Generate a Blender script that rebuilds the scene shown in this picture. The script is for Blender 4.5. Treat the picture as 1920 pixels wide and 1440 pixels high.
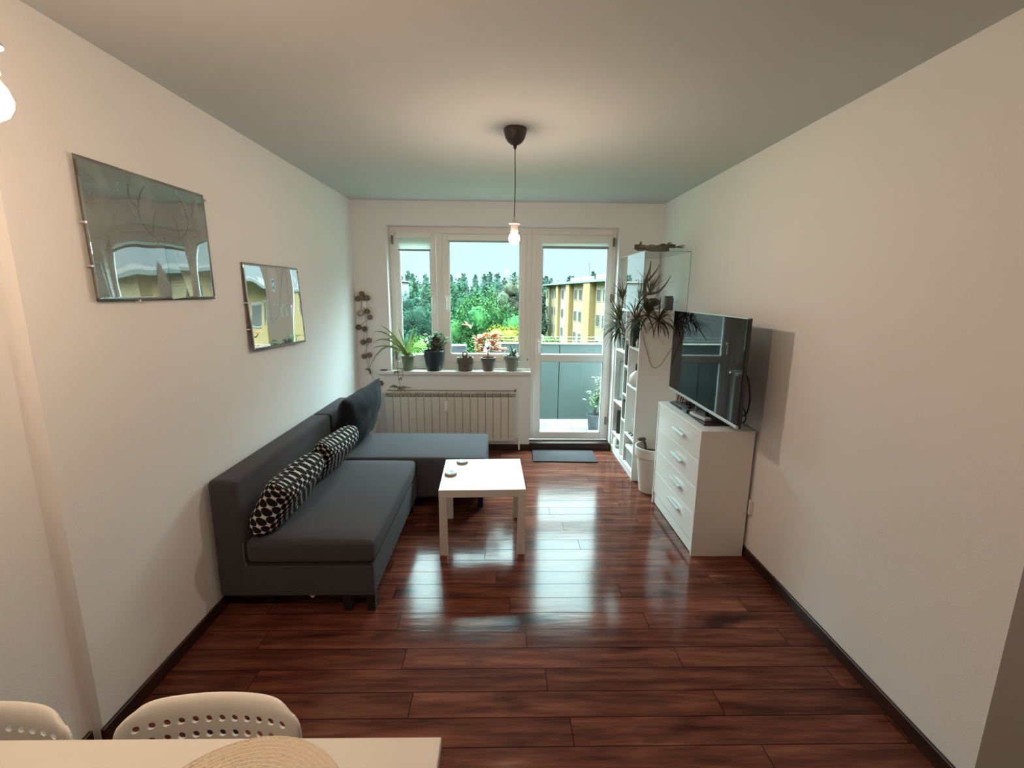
import bpy, bmesh, math, random
from mathutils import Vector, Matrix, noise
random.seed(7)
PI = math.pi
S = bpy.context.scene
COL = S.collection
for o in list(bpy.data.objects):
    bpy.data.objects.remove(o)

# ---------------------------------------------------------------- camera
cam_data = bpy.data.cameras.new('camera')
cam = bpy.data.objects.new('camera', cam_data)
COL.objects.link(cam)
S.camera = cam
F_PX, PITCH, YAW, ROLL, CAM_H = 874.0, 0.1945, 0.02065, 0.00912, 1.6706
cam_data.sensor_width = 36.0
cam_data.lens = F_PX / 1920 * 36.0
cam_data.clip_start = 0.05
cam_data.clip_end = 1000
_f = Vector((math.sin(YAW) * math.cos(PITCH), math.cos(YAW) * math.cos(PITCH), -math.sin(PITCH)))
_r = Vector((math.cos(YAW), -math.sin(YAW), 0))
_u = _r.cross(_f)
_R = _r * math.cos(ROLL) + _u * math.sin(ROLL)
_U = _u * math.cos(ROLL) - _r * math.sin(ROLL)
cam.matrix_world = Matrix(((_R.x, _U.x, -_f.x, 0), (_R.y, _U.y, -_f.y, 0), (_R.z, _U.z, -_f.z, CAM_H), (0, 0, 0, 1)))

# ---------------------------------------------------------------- view, world, daylight
S.view_settings.view_transform = 'Standard'
S.view_settings.look = 'None'
S.view_settings.gamma = 1
S.view_settings.use_curve_mapping = False
S.view_settings.exposure = 0.74
SKY_LOW = (0.70, 1.0, 1.02)      # colour of the overcast sky near the horizon
SKY_LOW_S, SKY_HIGH_S = 0.70, 29.0
OUT_ALBEDO = 0.17   # the photo holds the garden back: foliage and render are kept deep
BULBS = {'window_end': (300.0, (1.0, 0.75, 0.57)), 'dining_end': (370.0, (1.0, 0.70, 0.47))}
w = bpy.data.worlds.new('overcast_sky')
S.world = w
w.use_nodes = True
nt = w.node_tree
nt.nodes.clear()
wo = nt.nodes.new('ShaderNodeOutputWorld')
bg = nt.nodes.new('ShaderNodeBackground')
tc = nt.nodes.new('ShaderNodeTexCoord')
sp = nt.nodes.new('ShaderNodeSeparateXYZ')
rp = nt.nodes.new('ShaderNodeMapRange')
rp.interpolation_type = 'SMOOTHSTEP'
rp.inputs['From Min'].default_value = 0.15
rp.inputs['From Max'].default_value = 0.80
rp.inputs['To Min'].default_value = SKY_LOW_S
rp.inputs['To Max'].default_value = SKY_HIGH_S
nt.links.new(tc.outputs['Generated'], sp.inputs[0])
nt.links.new(sp.outputs['Z'], rp.inputs['Value'])
nt.links.new(rp.outputs[0], bg.inputs['Strength'])
bg.inputs['Color'].default_value = (*SKY_LOW, 1)
nt.links.new(bg.outputs[0], wo.inputs[0])
S.cycles.use_denoising = True
S.cycles.max_bounces = 10
S.cycles.diffuse_bounces = 6
S.cycles.glossy_bounces = 5
S.cycles.transparent_max_bounces = 12
S.cycles.sample_clamp_indirect = 6
S.cycles.caustics_reflective = False
S.cycles.caustics_refractive = False

# daylight portal: a sampling guide in the window opening, it gives no light itself
pl = bpy.data.lights.new('window_portal', 'AREA')
pl.shape = 'RECTANGLE'
pl.size, pl.size_y = 2.3, 2.15
pl.cycles.is_portal = True
po = bpy.data.objects.new('window_portal', pl)
COL.objects.link(po)
po.location = (0.0, 5.02, 1.24)
po.rotation_euler = (-PI / 2, 0, 0)

# ---------------------------------------------------------------- helpers: shapes
def srgb(r, g, b):
    def c(v):
        v /= 255.0
        return v / 12.92 if v <= 0.04045 else ((v + 0.055) / 1.055) ** 2.4
    return (c(r), c(g), c(b), 1)

def wl(o):
    p = Vector((0, 0, 0))
    while o:
        p += o.location
        o = o.parent
    return p

def obj(name, bm, m, parent=None, smooth=False, label=None):
    """link a bmesh (built in room coordinates) as one mesh object"""
    me = bpy.data.meshes.new(name)
    if smooth:
        for f in bm.faces:
            f.smooth = True
    bm.normal_update()
    if parent is not None:
        off = wl(parent)
    else:
        xs = [v.co.x for v in bm.verts]; ys = [v.co.y for v in bm.verts]; zs = [v.co.z for v in bm.verts]
        off = Vector(((min(xs) + max(xs)) / 2, (min(ys) + max(ys)) / 2, min(zs)))
    for v in bm.verts:
        v.co -= off
    bm.to_mesh(me)
    bm.free()
    for mm in (m if isinstance(m, (list, tuple)) else [m]):
        me.materials.append(mm)
    o = bpy.data.objects.new(name, me)
    COL.objects.link(o)
    if parent is not None:
        o.parent = parent
    else:
        o.location = off
    if label:
        o['label'] = label
    return o

def tag(o, label, cat, group=None, kind=None):
    o['label'] = label
    o['category'] = cat
    if group:
        o['group'] = group
    if kind:
        o['kind'] = kind
    return o

def thing(name, loc, label, cat, group=None):
    o = bpy.data.objects.new(name, None)
    o.empty_display_size = 0.05
    COL.objects.link(o)
    o.location = loc
    return tag(o, label, cat, group)

def struct(o):
    o['kind'] = 'structure'
    return o

def copy_tree(o, parent=None):
    c = o.copy()
    COL.objects.link(c)
    if parent:
        c.parent = parent
    for ch in [x for x in bpy.data.objects if x.parent == o]:
        copy_tree(ch, c)
    return c

def box(bm, x0, y0, z0, x1, y1, z1, bev=0.0, seg=2, M=None, mi=0):
    vs = [bm.verts.new((x, y, z)) for x in (x0, x1) for y in (y0, y1) for z in (z0, z1)]
    idx = [(0, 1, 3, 2), (4, 6, 7, 5), (0, 4, 5, 1), (2, 3, 7, 6), (0, 2, 6, 4), (1, 5, 7, 3)]
    fs = [bm.faces.new([vs[i] for i in f]) for f in idx]
    for f in fs:
        f.material_index = mi
    if bev > 0:
        es = list({e for f in fs for e in f.edges})
        r = bmesh.ops.bevel(bm, geom=es, offset=bev, segments=seg, affect='EDGES', profile=0.5)
        vs = list({v for f in r['faces'] for v in f.verts} | {v for v in vs if v.is_valid})
        for f in r['faces']:
            f.material_index = mi
    if M is not None:
        for v in vs:
            v.co = M @ v.co
    return vs

def B(*a, **k):
    bm = bmesh.new()
    box(bm, *a, **k)
    return bm

def ring(bm, c, n, b, r, segs):
    return [bm.verts.new(c + (n * math.cos(2 * PI * i / segs) + b * math.sin(2 * PI * i / segs)) * r) for i in range(segs)]

def tube(bm, pts, rad, segs=8, cap=True, mi=0):
    pts = [Vector(p) for p in pts]
    rs = rad if isinstance(rad, (list, tuple)) else [rad] * len(pts)
    prev = None
    t0 = (pts[1] - pts[0]).normalized()
    n = t0.orthogonal().normalized()
    rings = []
    for i, p in enumerate(pts):
        t = (pts[min(i + 1, len(pts) - 1)] - pts[max(i - 1, 0)]).normalized()
        n = (n - t * n.dot(t))
        n = n.normalized() if n.length > 1e-6 else t.orthogonal().normalized()
        rings.append(ring(bm, p, n, t.cross(n), rs[i], segs))
    for a, b_ in zip(rings, rings[1:]):
        for i in range(segs):
            f = bm.faces.new((a[i], a[(i + 1) % segs], b_[(i + 1) % segs], b_[i]))
            f.material_index = mi
    if cap:
        bm.faces.new(rings[0][::-1]).material_index = mi
        bm.faces.new(rings[-1]).material_index = mi

def lathe(bm, cx, cy, prof, segs=32, M=None, cap_bottom=True, cap_top=False):
    rings = []
    for r, z in prof:
        rings.append([bm.verts.new((cx + r * math.cos(2 * PI * i / segs), cy + r * math.sin(2 * PI * i / segs), z)) for i in range(segs)])
    for a, b_ in zip(rings, rings[1:]):
        for i in range(segs):
            bm.faces.new((a[i], a[(i + 1) % segs], b_[(i + 1) % segs], b_[i]))
    if cap_bottom:
        bm.faces.new(rings[0][::-1])
    if cap_top:
        bm.faces.new(rings[-1])
    if M is not None:
        for rg in rings:
            for v in rg:
                v.co = M @ v.co

def ball(bm, c, r, sub=2, sc=(1, 1, 1)):
    M = Matrix.Translation(c) @ Matrix.Diagonal((sc[0], sc[1], sc[2], 1))
    bmesh.ops.create_icosphere(bm, subdivisions=sub, radius=r, matrix=M)

def arc_pts(p0, p1, sag, n=14):
    p0, p1 = Vector(p0), Vector(p1)
    return [p0.lerp(p1, i / n) - Vector((0, 0, sag * 4 * (i / n) * (1 - i / n))) for i in range(n + 1)]

def bez(p, n=14):
    p = [Vector(q) for q in p]
    out = []
    for i in range(n + 1):
        t = i / n
        q = p
        while len(q) > 1:
            q = [a.lerp(b_, t) for a, b_ in zip(q, q[1:])]
        out.append(q[0])
    return out

def catmull(p, k=6):
    p = [Vector(q) for q in p]
    P = [p[0] * 2 - p[1]] + p + [p[-1] * 2 - p[-2]]
    out = []
    for i in range(1, len(P) - 2):
        for j in range(k):
            t = j / k
            a, b_, c, d = P[i - 1], P[i], P[i + 1], P[i + 2]
            out.append(0.5 * ((2 * b_) + (c - a) * t + (2 * a - 5 * b_ + 4 * c - d) * t * t + (3 * b_ - a - 3 * c + d) * t ** 3))
    out.append(p[-1])
    return out

def blade(bm, pts, width, fold=0.15, up=Vector((0, 0, 1)), thick=True):
    """a long leaf: ribbon with a raised fold that tapers to its tip"""
    pts = [Vector(p) for p in pts]
    n = len(pts) - 1
    rows = []
    for i, p in enumerate(pts):
        t = (pts[min(i + 1, n)] - pts[max(i - 1, 0)]).normalized()
        s = t.cross(up)
        s = s.normalized() if s.length > 1e-4 else Vector((1, 0, 0))
        nn = s.cross(t).normalized()
        f = i / n
        wv = width * (0.45 + 0.55 * math.sin(PI * min(1, f * 1.6 + 0.15) * 0.5 if f < 0.5 else PI / 2)) * (1 - max(0, f - 0.45) / 0.56) ** 0.55
        wv = max(wv, 0.0004)
        rows.append([bm.verts.new(p - s * wv + nn * wv * fold), bm.verts.new(p), bm.verts.new(p + s * wv + nn * wv * fold)])
    for a, b_ in zip(rows, rows[1:]):
        for k in (0, 1):
            bm.faces.new((a[k], a[k + 1], b_[k + 1], b_[k]))

def oval_leaf(bm, base, d, L, W, up=None, curl=0.15):
    base, d = Vector(base), Vector(d).normalized()
    up = up or Vector((random.uniform(-.4, .4), random.uniform(-.4, .4), 1)).normalized()
    s = d.cross(up)
    s = s.normalized() if s.length > 1e-3 else d.orthogonal().normalized()
    nn = s.cross(d).normalized()
    prof = [(0, 0.08), (.2, .7), (.45, 1), (.7, .85), (.9, .4), (1, 0.03)]
    rows = []
    for t, wv in prof:
        c = base + d * L * t - nn * curl * L * t * t
        rows.append([bm.verts.new(c - s * W * wv / 2 + nn * W * .12 * wv), bm.verts.new(c), bm.verts.new(c + s * W * wv / 2 + nn * W * .12 * wv)])
    for a, b_ in zip(rows, rows[1:]):
        for k in (0, 1):
            bm.faces.new((a[k], a[k + 1], b_[k + 1], b_[k]))

# ---------------------------------------------------------------- helpers: materials
def mat(name, col, rough=0.5, metal=0.0, spec=0.5, coat=0.0, noise_amt=0.0, noise_scale=8.0, bump=0.0, bump_scale=60.0, emit=None, emit_s=0.0, sheen=0.0, col2=None, stretch=None, subs=0.0):
    m = bpy.data.materials.new(name)
    m.use_nodes = True
    n = m.node_tree
    p = n.nodes['Principled BSDF']
    if len(col) == 3:
        col = (*col, 1)
    p.inputs['Base Color'].default_value = col
    p.inputs['Roughness'].default_value = rough
    p.inputs['Metallic'].default_value = metal
    p.inputs['Specular IOR Level'].default_value = spec
    p.inputs['Coat Weight'].default_value = coat
    p.inputs['Coat Roughness'].default_value = 0.05
    if sheen:
        p.inputs['Sheen Weight'].default_value = sheen
        p.inputs['Sheen Roughness'].default_value = 0.5
    if emit:
        p.inputs['Emission Color'].default_value = (*emit, 1)
        p.inputs['Emission Strength'].default_value = emit_s
    t = n.nodes.new('ShaderNodeTexCoord')
    src = t.outputs['Object']
    if stretch:
        mp = n.nodes.new('ShaderNodeMapping')
        mp.inputs['Scale'].default_value = stretch
        n.links.new(src, mp.inputs['Vector'])
        src = mp.outputs[0]
    if noise_amt > 0 or col2:
        nz = n.nodes.new('ShaderNodeTexNoise')
        nz.inputs['Scale'].default_value = noise_scale
        nz.inputs['Detail'].default_value = 4
        n.links.new(src, nz.inputs['Vector'])
        cr = n.nodes.new('ShaderNodeMix')
        cr.data_type = 'RGBA'
        c2 = col2 or tuple(c * (1 - noise_amt) for c in col[:3])
        cr.inputs[6].default_value = col
        cr.inputs[7].default_value = (*c2[:3], 1)
        mr = n.nodes.new('ShaderNodeMapRange')
        mr.inputs['From Min'].default_value = 0.35
        mr.inputs['From Max'].default_value = 0.65
        n.links.new(nz.outputs['Fac'], mr.inputs['Value'])
        n.links.new(mr.outputs[0], cr.inputs[0])
        n.links.new(cr.outputs[2], p.inputs['Base Color'])
    if bump > 0:
        nb = n.nodes.new('ShaderNodeTexNoise')
        nb.inputs['Scale'].default_value = bump_scale
        nb.inputs['Detail'].default_value = 3
        n.links.new(src, nb.inputs['Vector'])
        bp = n.nodes.new('ShaderNodeBump')
        bp.inputs['Strength'].default_value = bump
        bp.inputs['Distance'].default_value = 0.01
        n.links.new(nb.outputs['Fac'], bp.inputs['Height'])
        n.links.new(bp.outputs[0], p.inputs['Normal'])
    return m

def pane_glass(name, tint=(1, 1, 1), refl=1.0, rough=0.0):
    """thin pane: clear with Fresnel reflection"""
    m = bpy.data.materials.new(name)
    m.use_nodes = True
    n = m.node_tree
    n.nodes.clear()
    out = n.nodes.new('ShaderNodeOutputMaterial')
    mx = n.nodes.new('ShaderNodeMixShader')
    tr = n.nodes.new('ShaderNodeBsdfTransparent')
    tr.inputs[0].default_value = (*tint, 1)
    gl = n.nodes.new('ShaderNodeBsdfGlossy')
    gl.inputs['Roughness'].default_value = rough
    fr = n.nodes.new('ShaderNodeFresnel')
    fr.inputs['IOR'].default_value = 1.5
    mu = n.nodes.new('ShaderNodeMath')
    mu.operation = 'MULTIPLY'
    mu.use_clamp = True
    mu.inputs[1].default_value = refl
    # the inner face of the thin pane neither reflects nor traps light
    ge = n.nodes.new('ShaderNodeNewGeometry')
    inv = n.nodes.new('ShaderNodeMath'); inv.operation = 'SUBTRACT'; inv.inputs[0].default_value = 1.0
    m2 = n.nodes.new('ShaderNodeMath'); m2.operation = 'MULTIPLY'
    n.links.new(ge.outputs['Backfacing'], inv.inputs[1])
    n.links.new(fr.outputs[0], m2.inputs[0]); n.links.new(inv.outputs[0], m2.inputs[1])
    n.links.new(m2.outputs[0], mu.inputs[0])
    n.links.new(mu.outputs[0], mx.inputs[0])
    n.links.new(tr.outputs[0], mx.inputs[1])
    n.links.new(gl.outputs[0], mx.inputs[2])
    n.links.new(mx.outputs[0], out.inputs[0])
    return m

def leafy(m, col, f=0.4):
    n = m.node_tree
    t_ = n.nodes.new('ShaderNodeBsdfTranslucent'); t_.inputs[0].default_value = (*col[:3], 1)
    mx_ = n.nodes.new('ShaderNodeMixShader'); mx_.inputs[0].default_value = f
    n.links.new(n.nodes['Principled BSDF'].outputs[0], mx_.inputs[1]); n.links.new(t_.outputs[0], mx_.inputs[2])
    n.links.new(mx_.outputs[0], n.nodes['Material Output'].inputs[0])
    return m

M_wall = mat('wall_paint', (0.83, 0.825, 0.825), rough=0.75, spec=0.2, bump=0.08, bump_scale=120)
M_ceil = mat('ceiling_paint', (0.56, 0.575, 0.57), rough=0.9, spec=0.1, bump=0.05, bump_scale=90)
M_pvc = mat('white_window_plastic', (0.84, 0.83, 0.81), rough=0.3, spec=0.4)
M_sill = mat('painted_sill', (0.74, 0.72, 0.68), rough=0.35)
M_whitelam = mat('white_laminate', (0.74, 0.73, 0.71), rough=0.32, spec=0.4)
M_whiteshelf = mat('white_shelf_laminate', (0.76, 0.76, 0.74), rough=0.4, spec=0.35)
M_tabletop = mat('white_lacquer_table', (0.68, 0.665, 0.64), rough=0.28, spec=0.5)
M_dining = mat('white_dining_top', (0.80, 0.77, 0.72), rough=0.4, spec=0.4)
M_plastic = mat('white_chair_plastic', (0.84, 0.81, 0.76), rough=0.38, spec=0.45, subs=.05)
M_chrome = mat('brushed_metal', (0.75, 0.75, 0.75), rough=0.42, metal=1.0)
M_black = mat('black_plastic', (0.012, 0.012, 0.013), rough=0.4)
M_cable = mat('black_cable', (0.012, 0.011, 0.011), rough=0.5)
M_base = mat('dark_skirting_wood', srgb(62, 36, 27)[:3], rough=0.35, col2=srgb(38, 24, 20)[:3], noise_scale=6, stretch=(1, 1, 6))
M_rad = mat('radiator_enamel', (0.66, 0.63, 0.58), rough=0.35)
M_raddark = mat('radiator_inside', (0.20, 0.17, 0.14), rough=0.7)
M_sofa = mat('charcoal_sofa_weave', (0.080, 0.074, 0.088), rough=0.95, spec=0.15, noise_amt=0.35, noise_scale=350, bump=0.5, bump_scale=500, sheen=0.12)
M_sofaseam = mat('sofa_seam', (0.02, 0.02, 0.022), rough=0.9)
M_bigcush = mat('navy_black_cushion_cotton', (0.009, 0.010, 0.014), rough=0.9, spec=0.15, bump=0.25, bump_scale=14, sheen=0.06)
M_sofaleg = mat('dark_stained_leg', (0.014, 0.009, 0.007), rough=0.5)
M_paneglass = pane_glass('window_glass', (0.96, 0.985, 0.98), 1.4)
M_cabglass = pane_glass('cabinet_glass', (0.975, 0.99, 0.985), 1.8)
M_soil = mat('potting_soil', (0.03, 0.02, 0.014), rough=1, bump=1, bump_scale=80)

# ================================================================ the room
XL, XR, YB, H = -1.486, 1.583, 4.80, 2.535
XL2 = -1.524            # the wall steps back nearer the camera
YJ = 1.49
YF = -1.3               # behind the camera
YR = 1.25               # where the right wall ends at the opening
T = 0.25

def floor_material():
    m = bpy.data.materials.new('red_brown_plank_floor')
    m.use_nodes = True
    n = m.node_tree
    p = n.nodes['Principled BSDF']
    L = n.links.new
    t = n.nodes.new('ShaderNodeTexCoord')
    ge = n.nodes.new('ShaderNodeNewGeometry')
    sp = n.nodes.new('ShaderNodeSeparateXYZ')
    L(ge.outputs['Position'], sp.inputs[0])
    def math_(op, a, b=None, clamp=False):
        q = n.nodes.new('ShaderNodeMath'); q.operation = op; q.use_clamp = clamp
        for i, v in enumerate((a, b)):
            if v is None: continue
            if isinstance(v, (int, float)): q.inputs[i].default_value = v
            else: L(v, q.inputs[i])
        return q.outputs[0]
    P = 0.1241
    yy = math_('SUBTRACT', sp.outputs['Y'], 1.448 - P * 40)
    yr = math_('DIVIDE', yy, P)
    row = math_('FLOOR', yr)
    fy = math_('SUBTRACT', yr, row)
    par = math_('MODULO', row, 2.0)
    off = math_('ADD', math_('MULTIPLY', row, -0.0385), math_('MULTIPLY', par, 0.67))
    xx = math_('DIVIDE', math_('SUBTRACT', sp.outputs['X'], math_('ADD', off, 0.523 + 0.0385 * 51 - 0.67)), 1.28)
    colm = math_('FLOOR', xx)
    fx = math_('SUBTRACT', xx, colm)
    # random per plank
    cb = n.nodes.new('ShaderNodeCombineXYZ')
    L(row, cb.inputs[0]); L(colm, cb.inputs[1])
    wn = n.nodes.new('ShaderNodeTexWhiteNoise'); wn.noise_dimensions = '2D'
    L(cb.outputs[0], wn.inputs[0])
    # grain coordinates, shifted per plank
    g = n.nodes.new('ShaderNodeCombineXYZ')
    L(math_('ADD', math_('MULTIPLY', sp.outputs['X'], 1.0), math_('MULTIPLY', wn.outputs['Value'], 31.0)), g.inputs[0])
    L(math_('MULTIPLY', sp.outputs['Y'], 9.0), g.inputs[1])
    L(math_('MULTIPLY', row, 3.7), g.inputs[2])
    n1 = n.nodes.new('ShaderNodeTexNoise'); n1.inputs['Scale'].default_value = 2.6; n1.inputs['Detail'].default_value = 6; n1.inputs['Roughness'].default_value = 0.62
    L(g.outputs[0], n1.inputs['Vector'])
    g2 = n.nodes.new('ShaderNodeCombineXYZ')
    L(math_('ADD', math_('MULTIPLY', sp.outputs['X'], 1.5), math_('MULTIPLY', wn.outputs['Value'], 13.0)), g2.inputs[0])
    L(math_('MULTIPLY', sp.outputs['Y'], 4.0), g2.inputs[1])
    L(math_('MULTIPLY', row, 1.3), g2.inputs[2])
    n2 = n.nodes.new('ShaderNodeTexNoise'); n2.inputs['Scale'].default_value = 1.5; n2.inputs['Detail'].default_value = 2
    L(g2.outputs[0], n2.inputs['Vector'])
    cr = n.nodes.new('ShaderNodeValToRGB')
    e = cr.color_ramp.elements
    e[0].position = 0.25; e[0].color = srgb(52, 30, 24)
    e[1].position = 0.80; e[1].color = srgb(142, 90, 70)
    e.new(0.5).color = srgb(102, 57, 46)
    L(n1.outputs['Fac'], cr.inputs[0])
    # plank tint
    mx = n.nodes.new('ShaderNodeMix'); mx.data_type = 'RGBA'; mx.blend_type = 'MULTIPLY'; mx.inputs[0].default_value = 1
    tr = n.nodes.new('ShaderNodeMapRange'); tr.inputs['To Min'].default_value = 0.72; tr.inputs['To Max'].default_value = 1.12
    L(wn.outputs['Value'], tr.inputs['Value'])
    L(cr.outputs[0], mx.inputs[6]); L(tr.outputs[0], mx.inputs[7])
    # dark smoky knots
    kn = n.nodes.new('ShaderNodeMapRange'); kn.inputs['From Min'].default_value = 0.60; kn.inputs['From Max'].default_value = 0.74
    kn.inputs['To Max'].default_value = 0.85
    L(n2.outputs['Fac'], kn.inputs['Value'])
    m2 = n.nodes.new('ShaderNodeMix'); m2.data_type = 'RGBA'
    L(kn.outputs[0], m2.inputs[0]); L(mx.outputs[2], m2.inputs[6]); m2.inputs[7].default_value = srgb(34, 22, 20)
    # seams
    def edge(fr, w0):
        a = math_('MINIMUM', fr, math_('SUBTRACT', 1.0, fr))
        r = n.nodes.new('ShaderNodeMapRange'); r.inputs['From Min'].default_value = 0.0; r.inputs['From Max'].default_value = w0
        L(a, r.inputs['Value'])
        return r.outputs[0]
    seam = math_('MINIMUM', edge(fy, 0.028), edge(fx, 0.0024))
    m3 = n.nodes.new('ShaderNodeMix'); m3.data_type = 'RGBA'
    L(seam, m3.inputs[0]); m3.inputs[6].default_value = srgb(20, 9, 7); L(m2.outputs[2], m3.inputs[7])
    L(m3.outputs[2], p.inputs['Base Color'])
    # gentle hand scraped waves
    wv = n.nodes.new('ShaderNodeCombineXYZ')
    L(math_('MULTIPLY', sp.outputs['X'], 3.0), wv.inputs[0]); L(math_('MULTIPLY', sp.outputs['Y'], 16.0), wv.inputs[1]); L(row, wv.inputs[2])
    n3 = n.nodes.new('ShaderNodeTexNoise'); n3.inputs['Scale'].default_value = 1.6; n3.inputs['Detail'].default_value = 3
    L(wv.outputs[0], n3.inputs['Vector'])
    hgt = math_('ADD', math_('MULTIPLY', seam, 0.10), math_('ADD', math_('MULTIPLY', n3.outputs['Fac'], 0.55), math_('MULTIPLY', n1.outputs['Fac'], 0.10)))
    bp = n.nodes.new('ShaderNodeBump'); bp.inputs['Strength'].default_value = 0.22; bp.inputs['Distance'].default_value = 0.004
    L(hgt, bp.inputs['Height'])
    L(bp.outputs[0], p.inputs['Normal'])
    p.inputs['Roughness'].default_value = 0.14
    L(math_('MULTIPLY', seam, 0.14), p.inputs['Specular IOR Level'])
    return m

M_floor = floor_material()
bm = bmesh.new(); box(bm, XL2 - T, YF, -0.1, XR, YB, 0); box(bm, XR, YF, -0.1, XR + 1.6, YR, 0)
struct(obj('floor', bm, M_floor))
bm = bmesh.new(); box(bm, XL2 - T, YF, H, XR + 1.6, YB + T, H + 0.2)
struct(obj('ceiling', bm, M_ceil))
struct(obj('wall_left', B(XL - T, YJ, 0, XL, YB, H), M_wall))
struct(obj('wall_left_near', B(XL2 - T, YF, 0, XL2, YJ, H), M_wall))
# right wall ends at an opening and turns away; the hallway beyond closes off
struct(obj('wall_right', B(XR, YR, 0, XR + 1.6, YB, H), M_wall))
struct(obj('wall_hall', B(XR + 1.35, YF, 0, XR + 1.6, YR, H), M_wall))
struct(obj('wall_front', B(XL2 - T, YF - 0.2, -0.1, XR + 1.6, YF, H), M_wall))
# back wall around the window and balcony door opening
WX0, WX1, WZT, SZ, DX0 = -1.155, 1.156, 2.310, 0.862, 0.288
YW = 4.905              # front of the window frames
bm = bmesh.new()
box(bm, XL - T, YB, 0, WX0, YB + T, H)
box(bm, WX1, YB, 0, XR + 0.3, YB + T, H)
box(bm, WX0, YB, WZT, WX1, YB + T, H)
box(bm, WX0, YB, 0, DX0, YB + T, SZ - 0.03)
struct(obj('wall_back', bm, M_wall))

# baseboards
hb, tb = 0.065, 0.015
def skirting(bm, x0, y0, x1, y1):
    box(bm, x0, y0, 0, x1, y1, hb, bev=0.003, seg=1)
bm = bmesh.new(); skirting(bm, XL, YJ - 0.015, XL + tb, YB); struct(obj('baseboard_left', bm, M_base))
bm = bmesh.new(); skirting(bm, XL2, YF, XL2 + tb, YJ - 0.015); struct(obj('baseboard_left_near', bm, M_base))
bm = bmesh.new(); skirting(bm, XR - tb, YR - 0.015, XR, YB - 0.001); struct(obj('baseboard_right', bm, M_base))
bm = bmesh.new(); skirting(bm, XR - tb, YR - tb, XR + 1.34, YR); struct(obj('baseboard_hall', bm, M_base))
bm = bmesh.new(); skirting(bm, XL + tb, YB - tb, DX0, YB); skirting(bm, WX1, YB - tb, XR - tb, YB); struct(obj('baseboard_back', bm, M_base))
struct(obj('trim_1', B(DX0, YB - 0.012, 0, WX1, YB + 0.12, 0.082, bev=0.004), M_base))  # dark threshold under the balcony door

# windowsill
bm = bmesh.new()
box(bm, -1.283, YB - 0.05, SZ - 0.036, 0.292, YB + 0.0, SZ, bev=0.006)
box(bm, WX0 + 0.002, YB - 0.01, SZ - 0.030, DX0 + 0.004, YW + 0.01, SZ - 0.0005)
struct(obj('trim_2', bm, M_sill))

# ---------------------------------------------------------------- window and balcony door
def frame_ring(bm, x0, x1, z0, z1, l, r, b, t, y0, y1, bev=0.006):
    box(bm, x0, y0, z0, x0 + l, y1, z1, bev=bev)
    box(bm, x1 - r, y0, z0, x1, y1, z1, bev=bev)
    box(bm, x0 + l - 0.002, y0, z0, x1 - r + 0.002, y1, z0 + b, bev=bev)
    box(bm, x0 + l - 0.002, y0, z1 - t, x1 - r + 0.002, y1, z1, bev=bev)

M_gasket = mat('grey_gasket', (0.16, 0.17, 0.17), rough=0.6)
M_hinge = mat('dark_hinge_cover', (0.20, 0.19, 0.16), rough=0.5)  # dark brownish grey for the hinge covers and the drain cap
win = struct(bpy.data.objects.new('window_1', None)); COL.objects.link(win); win.location = (-0.45, YW, SZ)
bm = bmesh.new()
frame_ring(bm, WX0, 0.292, SZ, WZT, 0.05, 0.055, 0.075, 0.065, YW + 0.02, YW + 0.09)
box(bm, -0.682, YW + 0.02, SZ + 0.05, -0.622, YW + 0.09, WZT - 0.05, bev=0.004)
obj('window_frame', bm, M_pvc, win)
def sash(parent, x0, x1, z0, z1, px0, px1, pz0, pz1, name='sash', y0=YW, extra=None):
    bm = bmesh.new()
    frame_ring(bm, x0, x1, z0, z1, px0 - x0, x1 - px1, pz0 - z0, z1 - pz1, y0, y0 + 0.06, bev=0.009)
    if extra:
        box(bm, px0 - 0.002, y0, extra[0], px1 + 0.002, y0 + 0.06, extra[1], bev=0.009)
    s = obj(name, bm, M_pvc, parent)
    gaps = [(pz0, pz1)] if not extra else [(pz0, extra[0]), (extra[1], pz1)]
    for a, b_ in gaps:
        g = bmesh.new()
        w_ = 0.004
        frame_ring(g, px0 - 0.001, px1 + 0.001, a - 0.001, b_ + 0.001, w_, w_, w_, w_, y0 + 0.008, y0 + 0.02, bev=0)
        obj('gasket', g, M_gasket, s)
        obj('pane', B(px0, y0 + 0.012, a, px1, y0 + 0.016, b_), M_paneglass, s)
    return s
s1 = sash(win, -1.10, -0.685, 0.94, 2.243, -1.050, -0.745, 1.018, 2.180)
s2 = sash(win, -0.622, 0.238, 0.94, 2.243, -0.547, 0.168, 1.030, 2.166)
def handle(parent, x, z, y=YW, up=-1):
    bm = bmesh.new()
    box(bm, x - 0.014, y - 0.010, z - 0.035, x + 0.014, y + 0.001, z + 0.035, bev=0.004)
    box(bm, x - 0.009, y - 0.045, z - 0.010, x + 0.009, y - 0.006, z + 0.010, bev=0.004)
    box(bm, x - 0.010, y - 0.052, z - 0.115, x + 0.010, y - 0.036, z + 0.012, bev=0.006)
    obj('handle', bm, M_pvc, parent)
handle(s1, -0.715, 1.58)
handle(s2, -0.585, 1.60)
for x, z in ((-1.122, 2.18), (-1.122, 1.00)):
    bm = bmesh.new(); box(bm, x - 0.007, YW - 0.012, z - 0.045, x + 0.009, YW + 0.03, z + 0.04, bev=0.004)
    obj('hinge', bm, M_hinge, win)
bm = bmesh.new(); ball(bm, (0.262, YW + 0.019, 0.965), 0.009, 2, (1, .4, 1)); obj('drain_cap', bm, M_hinge, win)

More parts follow.
